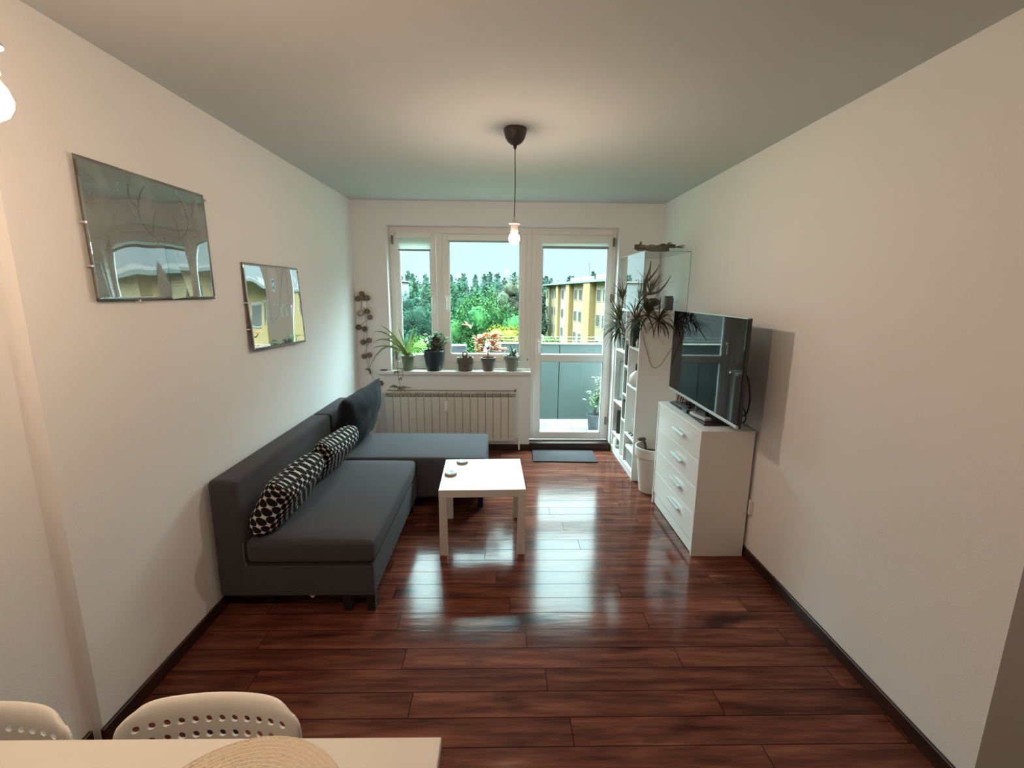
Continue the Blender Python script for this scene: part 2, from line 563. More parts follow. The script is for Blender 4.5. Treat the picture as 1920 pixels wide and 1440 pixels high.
door = struct(bpy.data.objects.new('door_1', None)); COL.objects.link(door); door.location = (0.73, YW, 0.084)
bm = bmesh.new()
frame_ring(bm, 0.292, WX1, 0.084, WZT, 0.05, 0.045, 0.03, 0.065, YW + 0.02, YW + 0.09)
obj('door_frame', bm, M_pvc, door)
s3 = sash(door, 0.336, 1.118, 0.094, 2.243, 0.406, 1.066, 0.174, 2.19, name='door_leaf', extra=(0.947, 1.027))
handle(s3, 0.368, 1.16)
for z in (2.18, 1.62, 0.30):
    bm = bmesh.new(); box(bm, 1.121, YW - 0.012, z - 0.045, 1.137, YW + 0.03, z + 0.04, bev=0.004)
    obj('hinge', bm, M_hinge, door)

# roller blinds fixed to each sash
M_blind = mat('white_blind_fabric', (0.80, 0.82, 0.80), rough=0.9, bump=0.2, bump_scale=300)
bt = M_blind.node_tree
trn = bt.nodes.new('ShaderNodeBsdfTranslucent'); trn.inputs[0].default_value = (0.75, 0.8, 0.78, 1)
mxs = bt.nodes.new('ShaderNodeMixShader'); mxs.inputs[0].default_value = 0.45
bt.links.new(bt.nodes['Principled BSDF'].outputs[0], mxs.inputs[1]); bt.links.new(trn.outputs[0], mxs.inputs[2])
bt.links.new(mxs.outputs[0], bt.nodes['Material Output'].inputs[0])
M_rail = mat('grey_blind_rail', (0.30, 0.34, 0.35), rough=0.4)
def blind(x0, x1, ztop, zbot, rail, label):
    t = thing('roller_blind', ((x0 + x1) / 2, YW - 0.03, zbot), label, 'blind')
    obj('cassette', B(x0 - 0.012, YW - 0.032, ztop - 0.045, x1 + 0.012, YW - 0.001, ztop + 0.012, bev=0.006), M_pvc, t)
    if ztop - 0.04 > zbot:
        obj('fabric', B(x0, YW - 0.010, zbot, x1, YW - 0.0085, ztop - 0.02), M_blind, t)
    obj('bottom_rail', B(x0, YW - 0.014, zbot - rail, x1, YW - 0.003, zbot, bev=0.003), M_rail, t)
blind(-1.062, -0.735, 2.240, 2.088, 0.018, 'white roller blind pulled a hand down over the narrow left window')
blind(-0.552, 0.172, 2.225, 2.172, 0.006, 'white roller blind rolled up above the wide middle window')
blind(0.400, 1.070, 2.205, 2.133, 0.026, 'white roller blind with grey bottom rail above the balcony door glass')

# ---------------------------------------------------------------- radiator
rx0, rx1 = -1.212, 0.143
t = thing('radiator', ((rx0 + rx1) / 2, 4.75, 0.12), 'long cream ribbed radiator under the windowsill behind the sofa', 'radiator')
nsec = 17
pw = (rx1 - rx0) / nsec
for i in range(nsec):
    x = rx0 + pw * i
    bm = bmesh.new()
    box(bm, x + 0.0015, 4.715, 0.125, x + pw - 0.0015, 4.727, 0.600, bev=0.004)       # front plate
    box(bm, x + pw / 2 - 0.006, 4.72, 0.16, x + pw / 2 + 0.006, 4.775, 0.60)             # web
    box(bm, x + 0.010, 4.72, 0.13, x + pw - 0.010, 4.785, 0.165, bev=0.003)
    box(bm, x + 0.004, 4.722, 0.636, x + pw - 0.004, 4.785, 0.650, bev=0.003)         # top cap
    box(bm, x + 0.001, 4.716, 0.598, x + 0.008, 4.785, 0.652, bev=0.001)
    for k in range(3):
        box(bm, x + 0.010, 4.732, 0.606 + k * 0.011, x + pw - 0.008, 4.78, 0.611 + k * 0.011)
    obj('section', bm, M_rad, t)
bm = bmesh.new(); box(bm, rx0 + 0.01, 4.777, 0.14, rx1 - 0.01, 4.785, 0.635)
obj('back_plate', bm, M_raddark, t)
bm = bmesh.new(); tube(bm, [(rx0 + 0.02, 4.745, 0.664), (rx1 - 0.01, 4.745, 0.664)], 0.004, 8)
box(bm, rx1 - 0.02, 4.735, 0.65, rx1 + 0.0, 4.755, 0.68, bev=0.003)
obj('towel_rod', bm, M_raddark, t)
obj('heat_meter', B(-0.602, 4.695, 0.455, -0.566, 4.716, 0.565, bev=0.005), M_pvc, t)
bm = bmesh.new()
tube(bm, [(rx0 + 0.01, 4.755, 0.625), (rx0 - 0.07, 4.755, 0.625), (rx0 - 0.09, 4.76, 0.60), (rx0 - 0.09, 4.76, 0.02)], 0.011, 10)
obj('supply_pipe', bm, M_rad, t)
bm = bmesh.new(); tube(bm, [(rx0 - 0.04, 4.72, 0.625), (rx0 - 0.04, 4.67, 0.625)], [0.020, 0.024], 14)
tube(bm, [(rx0 - 0.04, 4.755, 0.625), (rx0 - 0.04, 4.72, 0.625)], 0.012, 10)
obj('thermostat_knob', bm, M_pvc, t, smooth=False)
bm = bmesh.new(); tube(bm, [(rx1 - 0.005, 4.755, 0.15), (rx1 + 0.03, 4.755, 0.15), (rx1 + 0.035, 4.755, 0.02)], 0.010, 10)
obj('return_pipe', bm, M_rad, t)

# ================================================================ sofa
def soft_box(x0, y0, z0, x1, y1, z1, bev, puff=0.0, seg=4, n=10):
    """upholstered block: subdivided, rounded, slightly puffed on top"""
    bm = bmesh.new()
    box(bm, x0, y0, z0, x1, y1, z1, bev=bev, seg=seg)
    if puff:
        es = [e for e in bm.edges if e.calc_length() > 0.12]
        bmesh.ops.subdivide_edges(bm, edges=es, cuts=n, use_grid_fill=True)
        cx, cy = (x0 + x1) / 2, (y0 + y1) / 2
        for v in bm.verts:
            if v.co.z > z1 - 0.002:
                a = 1 - ((v.co.x - cx) / ((x1 - x0) / 2)) ** 2
                b_ = 1 - ((v.co.y - cy) / ((y1 - y0) / 2)) ** 2
                v.co.z += puff * max(0, a) ** .5 * max(0, b_) ** .5 + 0.0015 * noise.noise(v.co * 5)
    return bm
sf = thing('corner_sofa', (-0.95, 3.1, 0), 'charcoal grey L-shaped corner sofa standing against the left wall', 'sofa')
SX = -0.665
obj('base', soft_box(-1.465, 2.200, 0.098, SX, 3.408, 0.275, 0.012), M_sofa, sf, smooth=False)
obj('seat_cushion', soft_box(-1.318, 2.206, 0.279, SX + 0.004, 3.404, 0.405, 0.028, puff=0.018), M_sofa, sf, smooth=True)
obj('backrest', soft_box(-1.470, 2.198, 0.098, -1.322, 3.500, 0.738, 0.028), M_sofa, sf, smooth=True)
obj('backrest', soft_box(-1.470, 3.504, 0.098, -1.322, 4.10, 0.738, 0.028), M_sofa, sf, smooth=True)
obj('chaise', soft_box(-1.318, 3.412, 0.085, -0.124, 4.075, 0.412, 0.026, puff=0.010), M_sofa, sf, smooth=True)
bm = bmesh.new()
box(bm, -1.315, 2.203, 0.274, SX - 0.004, 3.40, 0.281)
obj('seam', bm, M_sofaseam, sf)
bm = bmesh.new(); tube(bm, [(-1.3195, 2.198, 0.40), (-1.3195, 2.197, 0.30), (-1.312, 2.197, 0.279)], 0.002, 6)
obj('piping', bm, mat('worn_light_piping', (0.22, 0.21, 0.2), rough=.8), sf)
for (x, y, z) in ((-0.690, 2.235, 0.098), (-0.815, 2.235, 0.098), (-1.25, 2.30, 0.098), (-0.70, 3.35, 0.098), (-1.40, 4.0, 0.098), (-0.17, 3.45, 0.085), (-0.17, 4.02, 0.085)):
    bm = bmesh.new(); box(bm, x - 0.022, y - 0.022, 0, x + 0.022, y + 0.022, z + 0.004, bev=0.004)
    obj('leg', bm, M_sofaleg, sf)
# crumpled paper tag under the sofa's front edge
bm = bmesh.new()
vs = [bm.verts.new(v) for v in ((-1.02, 2.215, 0.099), (-0.975, 2.212, 0.099), (-0.992, 2.205, 0.083), (-1.005, 2.222, 0.084))]
bm.faces.new(vs[:3]); bm.faces.new((vs[0], vs[2], vs[3]))
obj('care_tag', bm, mat('white_paper_tag', (0.5, 0.45, 0.42), rough=.8), sf)

# cushions
def pillow_bm(W, Hh, T_, M, n=22, pinch=0.10, wr=0.006, seed=0, pat=(1, 1), boxy=(8, 6, .5)):
    bm = bmesh.new()
    uv = bm.loops.layers.uv.new('UVMap')
    grid = {}
    for side in (1, -1):
        for i in range(n + 1):
            for j in range(n + 1):
                s, t_ = -1 + 2 * i / n, -1 + 2 * j / n
                s, t_ = .4 * s + .6 * math.sin(s * PI / 2), .4 * t_ + .6 * math.sin(t_ * PI / 2)
                edge = i in (0, n) or j in (0, n)
                if edge and side == -1:
                    grid[(side, i, j)] = grid[(1, i, j)]
                    continue
                x = s * W / 2 * (1 - pinch * (1 - t_ * t_) * abs(s) ** 3 * .8)
                z = t_ * Hh / 2 * (1 - pinch * (1 - s * s) * abs(t_) ** 3)
                h = T_ / 2 * (max(0, 1 - abs(s) ** boxy[0]) * max(0, 1 - abs(t_) ** boxy[1])) ** boxy[2]
                h += wr * noise.noise(Vector((x * 9, z * 9, side * 3 + seed))) * (0 if edge else 1)
                grid[(side, i, j)] = bm.verts.new(M @ Vector((x, side * h, z)))
    for side in (1, -1):
        for i in range(n):
            for j in range(n):
                q = [(i, j), (i + 1, j), (i + 1, j + 1), (i, j + 1)]
                if side == 1:
                    q = q[::-1]
                f = bm.faces.new([grid[(side, *c)] for c in q])
                for lp, c in zip(f.loops, q):
                    lp[uv].uv = (c[0] / n * pat[0], c[1] / n * pat[1])
    return bm

def check_material():
    m = bpy.data.materials.new('black_white_hourglass_print')
    m.use_nodes = True
    n = m.node_tree
    p = n.nodes['Principled BSDF']
    p.inputs['Roughness'].default_value = 0.9
    p.inputs['Specular IOR Level'].default_value = 0.15
    L = n.links.new
    tcn = n.nodes.new('ShaderNodeTexCoord')
    s_ = n.nodes.new('ShaderNodeSeparateXYZ')
    L(tcn.outputs['UV'], s_.inputs[0])
    def mt(op, a, b=None):
        q = n.nodes.new('ShaderNodeMath'); q.operation = op
        for i, v in enumerate((a, b)):
            if v is None: continue
            if isinstance(v, (int, float)): q.inputs[i].default_value = v
            else: L(v, q.inputs[i])
        return q.outputs[0]
    # black ovals on a checker lattice leave waisted white shapes between them
    px = mt('PINGPONG', s_.outputs['X'], 1.0)
    py = mt('PINGPONG', s_.outputs['Y'], 1.0)
    qx, qy = mt('SUBTRACT', 1.0, px), mt('SUBTRACT', 1.0, py)
    dA = mt('ADD', mt('MULTIPLY', px, px), mt('MULTIPLY', py, py))
    dB = mt('ADD', mt('MULTIPLY', qx, qx), mt('MULTIPLY', qy, qy))
    r = n.nodes.new('ShaderNodeMapRange')
    r.inputs['From Min'].default_value = 0.53; r.inputs['From Max'].default_value = 0.45
    L(mt('MINIMUM', dA, dB), r.inputs['Value'])
    mx = n.nodes.new('ShaderNodeMix'); mx.data_type = 'RGBA'
    L(r.outputs[0], mx.inputs[0])
    mx.inputs[6].default_value = (0.62, 0.62, 0.60, 1)
    mx.inputs[7].default_value = (0.012, 0.011, 0.013, 1)
    L(mx.outputs[2], p.inputs['Base Color'])
    return m
M_check = check_material()
def cushion_matrix(c, yaw, lean, roll=0):
    return Matrix.Translation(c) @ Matrix.Rotation(yaw, 4, 'Z') @ Matrix.Rotation(lean, 4, 'X') @ Matrix.Rotation(roll, 4, 'Y')
# local x = length, y = thickness, z = height.  yaw 90 deg: length along the room
o = obj('patterned_cushion', pillow_bm(0.52, 0.31, 0.165, cushion_matrix((-1.192, 2.475, 0.568), PI / 2 - 0.02, 0.52), seed=1, pat=(22, 13)), M_check, smooth=True)
tag(o, 'black and white patterned cushion at the near end of the sofa, closest to the camera', 'cushion', 'patterned lumbar cushions on the sofa')
o = obj('patterned_cushion', pillow_bm(0.50, 0.31, 0.160, cushion_matrix((-1.185, 3.10, 0.568), PI / 2 - 0.10, 0.58, 0.03), seed=5, pat=(22, 13)), M_check, smooth=True)
tag(o, 'black and white patterned cushion between its twin and the big dark cushion', 'cushion', 'patterned lumbar cushions on the sofa')
o = obj('large_cushion', pillow_bm(0.70, 0.51, 0.21, cushion_matrix((-1.185, 3.74, 0.655), PI / 2 - 0.12, 0.24, -0.07), n=26, pinch=0.13, wr=0.014, seed=9, boxy=(3.2, 3.2, .68)), M_bigcush, smooth=True)
tag(o, 'large navy black cushion propped in the corner of the sofa', 'cushion')

# ================================================================ coffee table with coasters
ct = thing('coffee_table', (-0.135, 3.02, 0), 'small square white coffee table on the dark floor beside the sofa', 'coffee table')
ct_ang = 0.033
Mt = Matrix.Translation((-0.398, 2.739, 0)) @ Matrix.Rotation(ct_ang, 4, 'Z')
obj('tabletop', B(0, 0, 0.40, 0.55, 0.55, 0.45, bev=0.0015, seg=1, M=Mt), M_tabletop, ct)
for x in (0, 0.50):
    for y in (0, 0.50):
        obj('leg', B(x + 0.0005, y + 0.0005, 0, x + 0.0495, y + 0.0495, 0.3995, bev=0.001, seg=1, M=Mt), M_tabletop, ct)
M_wood = mat('pale_coaster_wood', (0.30, 0.20, 0.14), rough=.6)
M_coin = mat('coaster_face', (0.52, 0.50, 0.48), rough=0.5, col2=(0.16, 0.12, 0.11), noise_scale=45)
for (x, y, lab) in ((-0.300, 3.185, 'round slice coaster near the back edge of the white coffee table'), (-0.345, 2.985, 'round slice coaster near the left edge of the white coffee table')):
    pass
def coaster(x, y, lab):
    c = thing('coaster', (x, y, 0.4502), lab, 'coaster', 'coasters on the coffee table')
    bm = bmesh.new(); lathe(bm, x, y, [(0.040, 0.4502), (0.0415, 0.456), (0.0405, 0.4640), (0.037, 0.4652), (0.0, 0.4652)], 28)
    obj('rim', bm, M_wood, c, smooth=False)
    bm = bmesh.new(); lathe(bm, x, y, [(0.0362, 0.4653), (0.0358, 0.4660), (0.0, 0.4660)], 28)
    obj('face', bm, M_coin, c)
def ray_z(u, v, z):
    d = _f + _R * ((u - 960) / F_PX) - _U * ((v - 720) / F_PX)
    k = (z - CAM_H) / d.z
    return Vector((d.x * k, d.y * k, z))
COAST = ((-0.2895, 3.222), (-0.3485, 2.998))
coaster(*COAST[0], 'round coaster near the back edge of the white coffee table')
coaster(*COAST[1], 'round coaster near the left edge of the white coffee table')

# ================================================================ dresser
DX, DXB, DY0, DY1, DZ = 1.224, 1.560, 2.729, 3.535, 0.842
dr = thing('dresser', ((DX + DXB) / 2, (DY0 + DY1) / 2, 0), 'white four-drawer dresser under the television', 'dresser')
bm = bmesh.new()
box(bm, DX, DY0, 0, DXB, DY0 + 0.018, DZ - 0.018, bev=0.001, seg=1)
box(bm, DX, DY1 - 0.018, 0, DXB, DY1, DZ - 0.018, bev=0.001, seg=1)
box(bm, DX, DY0, DZ - 0.018, DXB, DY1, DZ, bev=0.001, seg=1)
box(bm, DXB - 0.005, DY0 + 0.018, 0.02, DXB, DY1 - 0.018, DZ - 0.018)
box(bm, DX + 0.012, DY0 + 0.018, 0.008, DX + 0.028, DY1 - 0.018, 0.085)
box(bm, DX + 0.02, DY0 + 0.018, 0.08, DXB - 0.01, DY1 - 0.018, 0.092)
obj('body', bm, M_whitelam, dr)
zs = [0.098, 0.279, 0.460, 0.641, 0.822]
hz = [0.204, 0.370, 0.553, 0.737]
for k in range(4):
    d = obj('drawer', B(DX + 0.003, DY0 + 0.021, zs[k] + 0.002, DX + 0.021, DY1 - 0.021, zs[k + 1] - 0.002, bev=0.0012, seg=1), M_whitelam, dr)
    bm = bmesh.new()
    z = hz[k]
    prof = [(0.0, 0.0), (-0.012, 0.012), (-0.024, 0.014), (-0.028, 0.004), (-0.024, 0.009), (-0.012, 0.007), (0.0, -0.005)]
    rows = []
    for y in (2.965, 3.160):
        rows.append([bm.verts.new((DX + 0.003 + a, y, z + b_)) for a, b_ in prof])
    for i in range(len(prof)):
        j = (i + 1) % len(prof)
        bm.faces.new((rows[0][i], rows[0][j], rows[1][j], rows[1][i]))
    bm.faces.new(rows[0][::-1]); bm.faces.new(rows[1])
    obj('handle', bm, M_chrome, d, label='brushed metal bar handle')

# ================================================================ television and what lies by it
M_screen = mat('dark_glossy_screen', (0.008, 0.009, 0.010), rough=0.03, spec=0.22)
M_tvback = mat('black_tv_housing', (0.018, 0.017, 0.016), rough=0.35)
M_silver = mat('silver_bezel', (0.62, 0.62, 0.60), rough=0.3, metal=0.6)
tv = thing('television', (1.40, 3.13, DZ), 'large black flat television with silver lower edge standing on the white dresser', 'television')
p0, p1 = Vector((1.337, 2.535, 0)), Vector((1.352, 3.69, 0))
tdir = (p1 - p0).normalized()
tn = Vector((-tdir.y, tdir.x, 0))      # towards the room (-x)
TVL = (p1 - p0).length
def Mtv(z=0):
    M = Matrix(((tdir.x, -tn.x, 0, p0.x), (tdir.y, -tn.y, 0, p0.y), (0, 0, 1, z), (0, 0, 0, 1)))
    return M                              # local x along the screen, local +y away from the room side
TZ0, TZ1 = 0.915, 1.542
obj('housing', B(0, 0.004, TZ0, TVL, 0.026, TZ1, bev=0.003, M=Mtv()), M_tvback, tv)
obj('back_cover', B(0.12, 0.026, TZ0 + 0.04, TVL - 0.12, 0.060, TZ1 - 0.14, bev=0.012, M=Mtv()), M_tvback, tv)
obj('screen', B(0.003, 0.000, TZ0 + 0.020, TVL - 0.003, 0.0035, TZ1 - 0.004, M=Mtv()), M_screen, tv)
obj('lower_bezel', B(0.0, -0.006, TZ0, TVL, 0.012, TZ0 + 0.019, bev=0.003, M=Mtv()), M_silver, tv)
obj('upper_bezel', B(0.0, -0.003, TZ1 - 0.004, TVL, 0.014, TZ1 + 0.002, bev=0.001, M=Mtv()), M_silver, tv)
M_standglass = mat('black_glass_stand', (0.006, 0.006, 0.008), rough=0.06, spec=0.8)
bm = bmesh.new()
box(bm, 1.288, 2.845, DZ + 0.001, 1.52, 3.485, DZ + 0.010, bev=0.003)
obj('stand_plate', bm, M_standglass, tv)
obj('stand_neck', B(1.378, 3.04, DZ + 0.008, 1.402, 3.20, TZ0 + 0.10, bev=0.006), M_tvback, tv)
bm = bmesh.new()
tube(bm, catmull([(1.42, 2.80, 1.24), (1.43, 2.66, 1.20), (1.44, 2.62, 1.08), (1.435, 2.64, 0.97), (1.425, 2.76, 0.945)]), 0.005, 8)
tube(bm, catmull([(1.425, 2.80, 1.10), (1.43, 2.69, 1.03), (1.44, 2.64, 0.96), (1.43, 2.66, 0.915), (1.42, 2.76, 0.93)]), 0.004, 8)
tube(bm, catmull([(1.425, 2.75, 1.02), (1.43, 2.71, 0.99), (1.435, 2.68, 0.93), (1.43, 2.74, 0.90)]), 0.004, 8)
obj('cable', bm, M_cable, tv)

def remote(name, c, ang, L_, W_, m, mk, lab, h=0.018):
    t_ = thing(name, (c[0], c[1], DZ + 0.0105), lab, 'remote control', 'remote controls by the television')
    M = Matrix.Translation((c[0], c[1], DZ + 0.0105)) @ Matrix.Rotation(ang, 4, 'Z')
    obj('housing', B(-W_ / 2, -L_ / 2, 0, W_ / 2, L_ / 2, h, bev=0.005, M=M), m, t_)
    bm = bmesh.new()
    for i in range(7):
        for j in range(3):
            x = (j - 1) * W_ * 0.27
            y = -L_ / 2 + L_ * (0.14 + 0.115 * i)
            box(bm, x - W_ * .09, y - L_ * .03, h - 0.001, x + W_ * .09, y + L_ * .03, h + 0.0016, M=M)
    obj('button', bm, mk, t_)['kind'] = 'stuff'
M_remsilver = mat('silver_remote_plastic', (0.48, 0.50, 0.52), rough=0.35)
M_remdark = mat('dark_remote_plastic', (0.02, 0.02, 0.022), rough=0.35)
M_greykey = mat('grey_remote_keys', (0.10, 0.11, 0.12), rough=0.5)
remote('remote_control', (1.322, 3.335), 0.10, 0.20, 0.050, M_remdark, M_greykey, 'black remote control at the back end of the dark stand plate')
remote('remote_control', (1.328, 3.01), 0.16, 0.19, 0.045, M_remsilver, M_greykey, 'silver remote control nearest the camera on the dark stand plate', h=0.022)
remote('remote_control', (1.298, 3.165), -0.05, 0.10, 0.034, M_remdark, M_greykey, 'small black remote control between the other two remotes', h=0.024)
# striped card behind the television's lower corner
t_ = thing('striped_card', (1.41, 3.51, DZ), 'small pale card with dark slanted stripes behind the television corner', 'card')
obj('card', B(1.345, 3.505, DZ + 0.0003, 1.50, 3.509, DZ + 0.070, bev=0.0005, seg=1), M_whitelam, t_)
bm = bmesh.new()
for i, x in enumerate((1.352, 1.378, 1.395, 1.425, 1.45)):
    M = Matrix.Translation((x, 0, 0)) @ Matrix.Shear('XZ', 4, (0, 0)) 
    vs = [bm.verts.new(v) for v in ((x, 3.5045, DZ + .008), (x + .007, 3.5045, DZ + .008), (x + .022, 3.5045, DZ + .064), (x + .014, 3.5045, DZ + .064))]
    bm.faces.new(vs)
obj('stripe', bm, mat('dark_stripe_ink', (0.06, 0.04, 0.035), rough=.7), t_)
# white adapter cable on the wall behind the dresser
bm = bmesh.new()
box(bm, XR - 0.022, 2.70, 0.30, XR - 0.001, 2.724, 0.40, bev=0.004)
tag(obj('wall_plug', bm, M_whitelam), 'white plug on the right wall just behind the dresser side', 'plug')

# ================================================================ bookcase with the glass cabinet on top
BX, BXB, BY0, BY1, BZ = 1.170, 1.560, 3.958, 4.781, 1.522
bc = thing('bookcase', ((BX + BXB) / 2, (BY0 + BY1) / 2, 0), 'tall white bookcase of open compartments beside the balcony door', 'bookcase')
q = 0.018
obj('side_panel', B(BX, BY0, 0, BXB, BY0 + q, BZ, bev=0.001, seg=1), M_whiteshelf, bc)
obj('side_panel', B(BX, BY1 - q, 0, BXB, BY1, BZ, bev=0.001, seg=1), M_whiteshelf, bc)
D1, D2 = 4.436, 4.296     # dividers
for y in (D1, D2):
    obj('divider', B(BX + 0.002, y - q / 2, 0.082, BXB - 0.006, y + q / 2, BZ - q, bev=0.001, seg=1), M_whiteshelf, bc)
obj('top_panel', B(BX, BY0 + q, BZ - q, BXB, BY1 - q, BZ, bev=0.001, seg=1), M_whiteshelf, bc)
obj('bottom_panel', B(BX, BY0 + q, 0.064, BXB, BY1 - q, 0.082, bev=0.001, seg=1), M_whiteshelf, bc)
obj('plinth', B(BX + 0.012, BY0 + q, 0, BX + 0.03, BY1 - q, 0.064), M_whiteshelf, bc)
obj('back_panel', B(BXB - 0.005, BY0 + q, 0.05, BXB, BY1 - q, BZ - q), M_whiteshelf, bc)
far = [0.233, 0.579, 1.115]; mid = [0.468, 0.722, 0.995, 1.25]; near = [0.371, 0.841, 1.194]
for zz, ya, yb in ((far, D1 + q / 2, BY1 - q), (mid, D2 + q / 2, D1 - q / 2), (near, BY0 + q, D2 - q / 2)):
    for z in zz:
        obj('shelf', B(BX + 0.003, ya + .0003, z - q, BXB - 0.006, yb - .0003, z, bev=0.001, seg=1), M_whiteshelf, bc)
# display cabinet: glass box
GZ = 2.015
M_edge = mat('green_glass_edge', (0.10, 0.20, 0.17), rough=0.15)
gc = thing('glass_cabinet', ((BX + BXB) / 2, (BY0 + BY1) / 2, BZ), 'glass display cabinet standing on top of the white bookcase', 'display cabinet')
g0 = 0.0025
obj('glass_side', B(BX + .004, BY0, BZ + .001, XR - .03, BY0 + 0.005, GZ - .006), M_cabglass, gc)
obj('glass_door', B(BX, BY0, BZ + .001, BX + 0.004, (BY0 + BY1) / 2 + .15, GZ - .001), pane_glass('reflective_door_glass', (.95, .98, .97), 3.0), gc)
obj('glass_top', B(BX + .004, BY0, GZ - .006, XR - .03, BY1 - .02, GZ), M_cabglass, gc)
obj('side_panel', B(BX + .004, BY1 - .020, BZ + .001, XR - .03, BY1 - .002, GZ - .006), M_whiteshelf, gc)
obj('glass_door', B(BX - 0.002, (BY0 + BY1) / 2 + .152, BZ + .001, BX + 0.010, BY1 - .002, GZ), M_cabglass, gc)
bm = bmesh.new()
e_ = 0.0022
for (a, b_) in (((BX, BY0, BZ), (BX, BY0, GZ)), ((XR - .03, BY0, BZ), (XR - .03, BY0, GZ)), ((BX, BY0, GZ), (XR - .03, BY0, GZ)), ((BX, BY1 - .002, BZ), (BX, BY1 - .002, GZ)), ((XR - .03, BY0, GZ), (XR - .03, BY1 - .002, GZ))):
    tube(bm, [a, b_], e_, 4)
obj('glass_edge', bm, M_edge, gc)
bm = bmesh.new(); tube(bm, [(BX, BY0, GZ), (BX, BY1 - .002, GZ)], 0.004, 4)
tube(bm, [(BX, (BY0 + BY1) / 2 + .151, BZ), (BX, (BY0 + BY1) / 2 + .151, GZ)], 0.004, 4)
obj('door_edge', bm, M_pvc, gc)

# antler on its mount inside the glass cabinet
M_antler = mat('dark_brown_antler', (0.05, 0.038, 0.028), rough=0.6, bump=0.5, bump_scale=60, col2=(0.11, 0.09, 0.07), noise_scale=12)
an = thing('deer_antler', (1.275, 4.13, BZ), 'dark branching deer antler standing in the glass cabinet', 'antler')
bm = bmesh.new()
def branch(pts, r0, r1):
    pts = catmull(pts, 5)
    nn = len(pts)
    tube(bm, pts, [r0 + (r1 - r0) * i / (nn - 1) for i in range(nn)], 8)
branch([(1.255, 4.13, 1.60), (1.242, 4.13, 1.66), (1.235, 4.13, 1.75), (1.250, 4.12, 1.82), (1.268, 4.12, 1.88), (1.272, 4.12, 1.945)], 0.022, 0.003)
branch([(1.240, 4.13, 1.765), (1.275, 4.12, 1.80), (1.312, 4.11, 1.85), (1.345, 4.10, 1.915)], 0.014, 0.002)
branch([(1.240, 4.13, 1.67), (1.29, 4.12, 1.67), (1.345, 4.10, 1.685), (1.40, 4.09, 1.745), (1.440, 4.08, 1.825)], 0.018, 0.002)
obj('tines', bm, M_antler, an, smooth=True)
bm = bmesh.new()
ball(bm, (1.315, 4.12, 1.595), 0.05, 3, (1.25, .7, .75))
ball(bm, (1.265, 4.13, 1.575), 0.035, 2, (1, .8, 1.1))
tube(bm, [(1.30, 4.125, 1.57), (1.30, 4.13, BZ + .001)], [0.02, 0.03], 10)
obj('skull_mount', bm, M_black, an, smooth=True)
obj('name_plate', B(1.245, 4.085, 1.632, 1.325, 4.092, 1.655, bev=.001), M_whitelam, an)
# dark square jar further inside
t_ = thing('dark_jar', (1.475, 4.20, BZ), 'dark square jar at the right in the glass cabinet', 'jar')
obj('body', B(1.445, 4.17, BZ + .0005, 1.515, 4.24, BZ + 0.115, bev=.008), mat('dark_green_jar', (0.035, 0.045, 0.04), rough=.25), t_)
obj('lid', B(1.45, 4.175, BZ + 0.115, 1.51, 4.235, BZ + 0.128, bev=.004), M_black, t_)
for (x, y, lab) in ((1.395, 4.42, 'pale candlestick on the left of the pair in the glass cabinet'), (1.445, 4.42, 'pale candlestick on the right of the pair in the glass cabinet')):
    bm = bmesh.new(); lathe(bm, x, y, [(0.026, BZ + .0005), (0.026, BZ + .01), (0.008, BZ + .02), (0.008, BZ + .11), (0.017, BZ + .13), (0.017, BZ + .20), (0.0, BZ + .205)], 16)
    tag(obj('candlestick', bm, mat('pale_wax', (0.45, 0.5, 0.48), rough=.5), smooth=True), lab, 'candlestick', 'candlesticks in the glass cabinet')

# driftwood on the very top
M_drift = mat('grey_driftwood', (0.20, 0.18, 0.14), rough=0.85, bump=0.8, bump_scale=50, col2=(0.05, 0.045, 0.035), noise_scale=10)
dw = bmesh.new()
bm = dw
def tb_(pts, r):
    pts = catmull(pts, 5)
    n_ = len(pts)
    tube(bm, pts, [r[0] + (r[1] - r[0]) * i / (n_ - 1) + 0.002 * noise.noise(p * 40) for i, p in enumerate(pts)], 8)
z0 = GZ + 0.018
tb_([(1.105, 4.05, z0 + .018), (1.16, 4.04, z0 + .022), (1.25, 4.03, z0 + .010), (1.35, 4.03, z0 + .004)], (0.020, 0.012))
tb_([(1.110, 4.06, z0 + .03), (1.19, 4.05, z0 + .012), (1.28, 4.04, z0 - .004), (1.385, 4.02, z0 + .002)], (0.014, 0.018))
tb_([(1.15, 4.05, z0 + .02), (1.152, 4.05, z0 + .045), (1.158, 4.05, z0 + .062)], (0.012, 0.009))
tb_([(1.28, 4.03, z0 + .01), (1.37, 4.04, z0 + .022), (1.45, 4.05, z0 + .022), (1.53, 4.06, z0 + .040)], (0.014, 0.002))
tb_([(1.30, 4.04, z0 + .02), (1.345, 4.05, z0 + .040), (1.40, 4.05, z0 + .028), (1.44, 4.05, z0 + .026)], (0.013, 0.007))
tb_([(1.12, 4.04, z0 + .005), (1.11, 4.04, z0 + .012), (1.13, 4.05, z0 + .02)], (0.012, 0.010))
tb_([(1.20, 4.03, z0 + .018), (1.24, 4.04, z0 + .034), (1.30, 4.05, z0 + .030)], (0.009, 0.004))
tb_([(1.33, 4.02, z0 + .012), (1.37, 4.00, z0 + .034), (1.43, 3.99, z0 + .030)], (0.010, 0.005))
tb_([(1.36, 4.04, z0 + .020), (1.385, 4.03, z0 + .050), (1.41, 4.03, z0 + .052)], (0.008, 0.003))
tb_([(1.10, 4.03, z0 + .012), (1.13, 4.03, z0 - .002), (1.18, 4.04, z0 - .004)], (0.011, 0.008))
tb_([(1.46, 4.05, z0 + .024), (1.50, 4.04, z0 + .018), (1.52, 4.04, z0 + .022)], (0.005, 0.002))
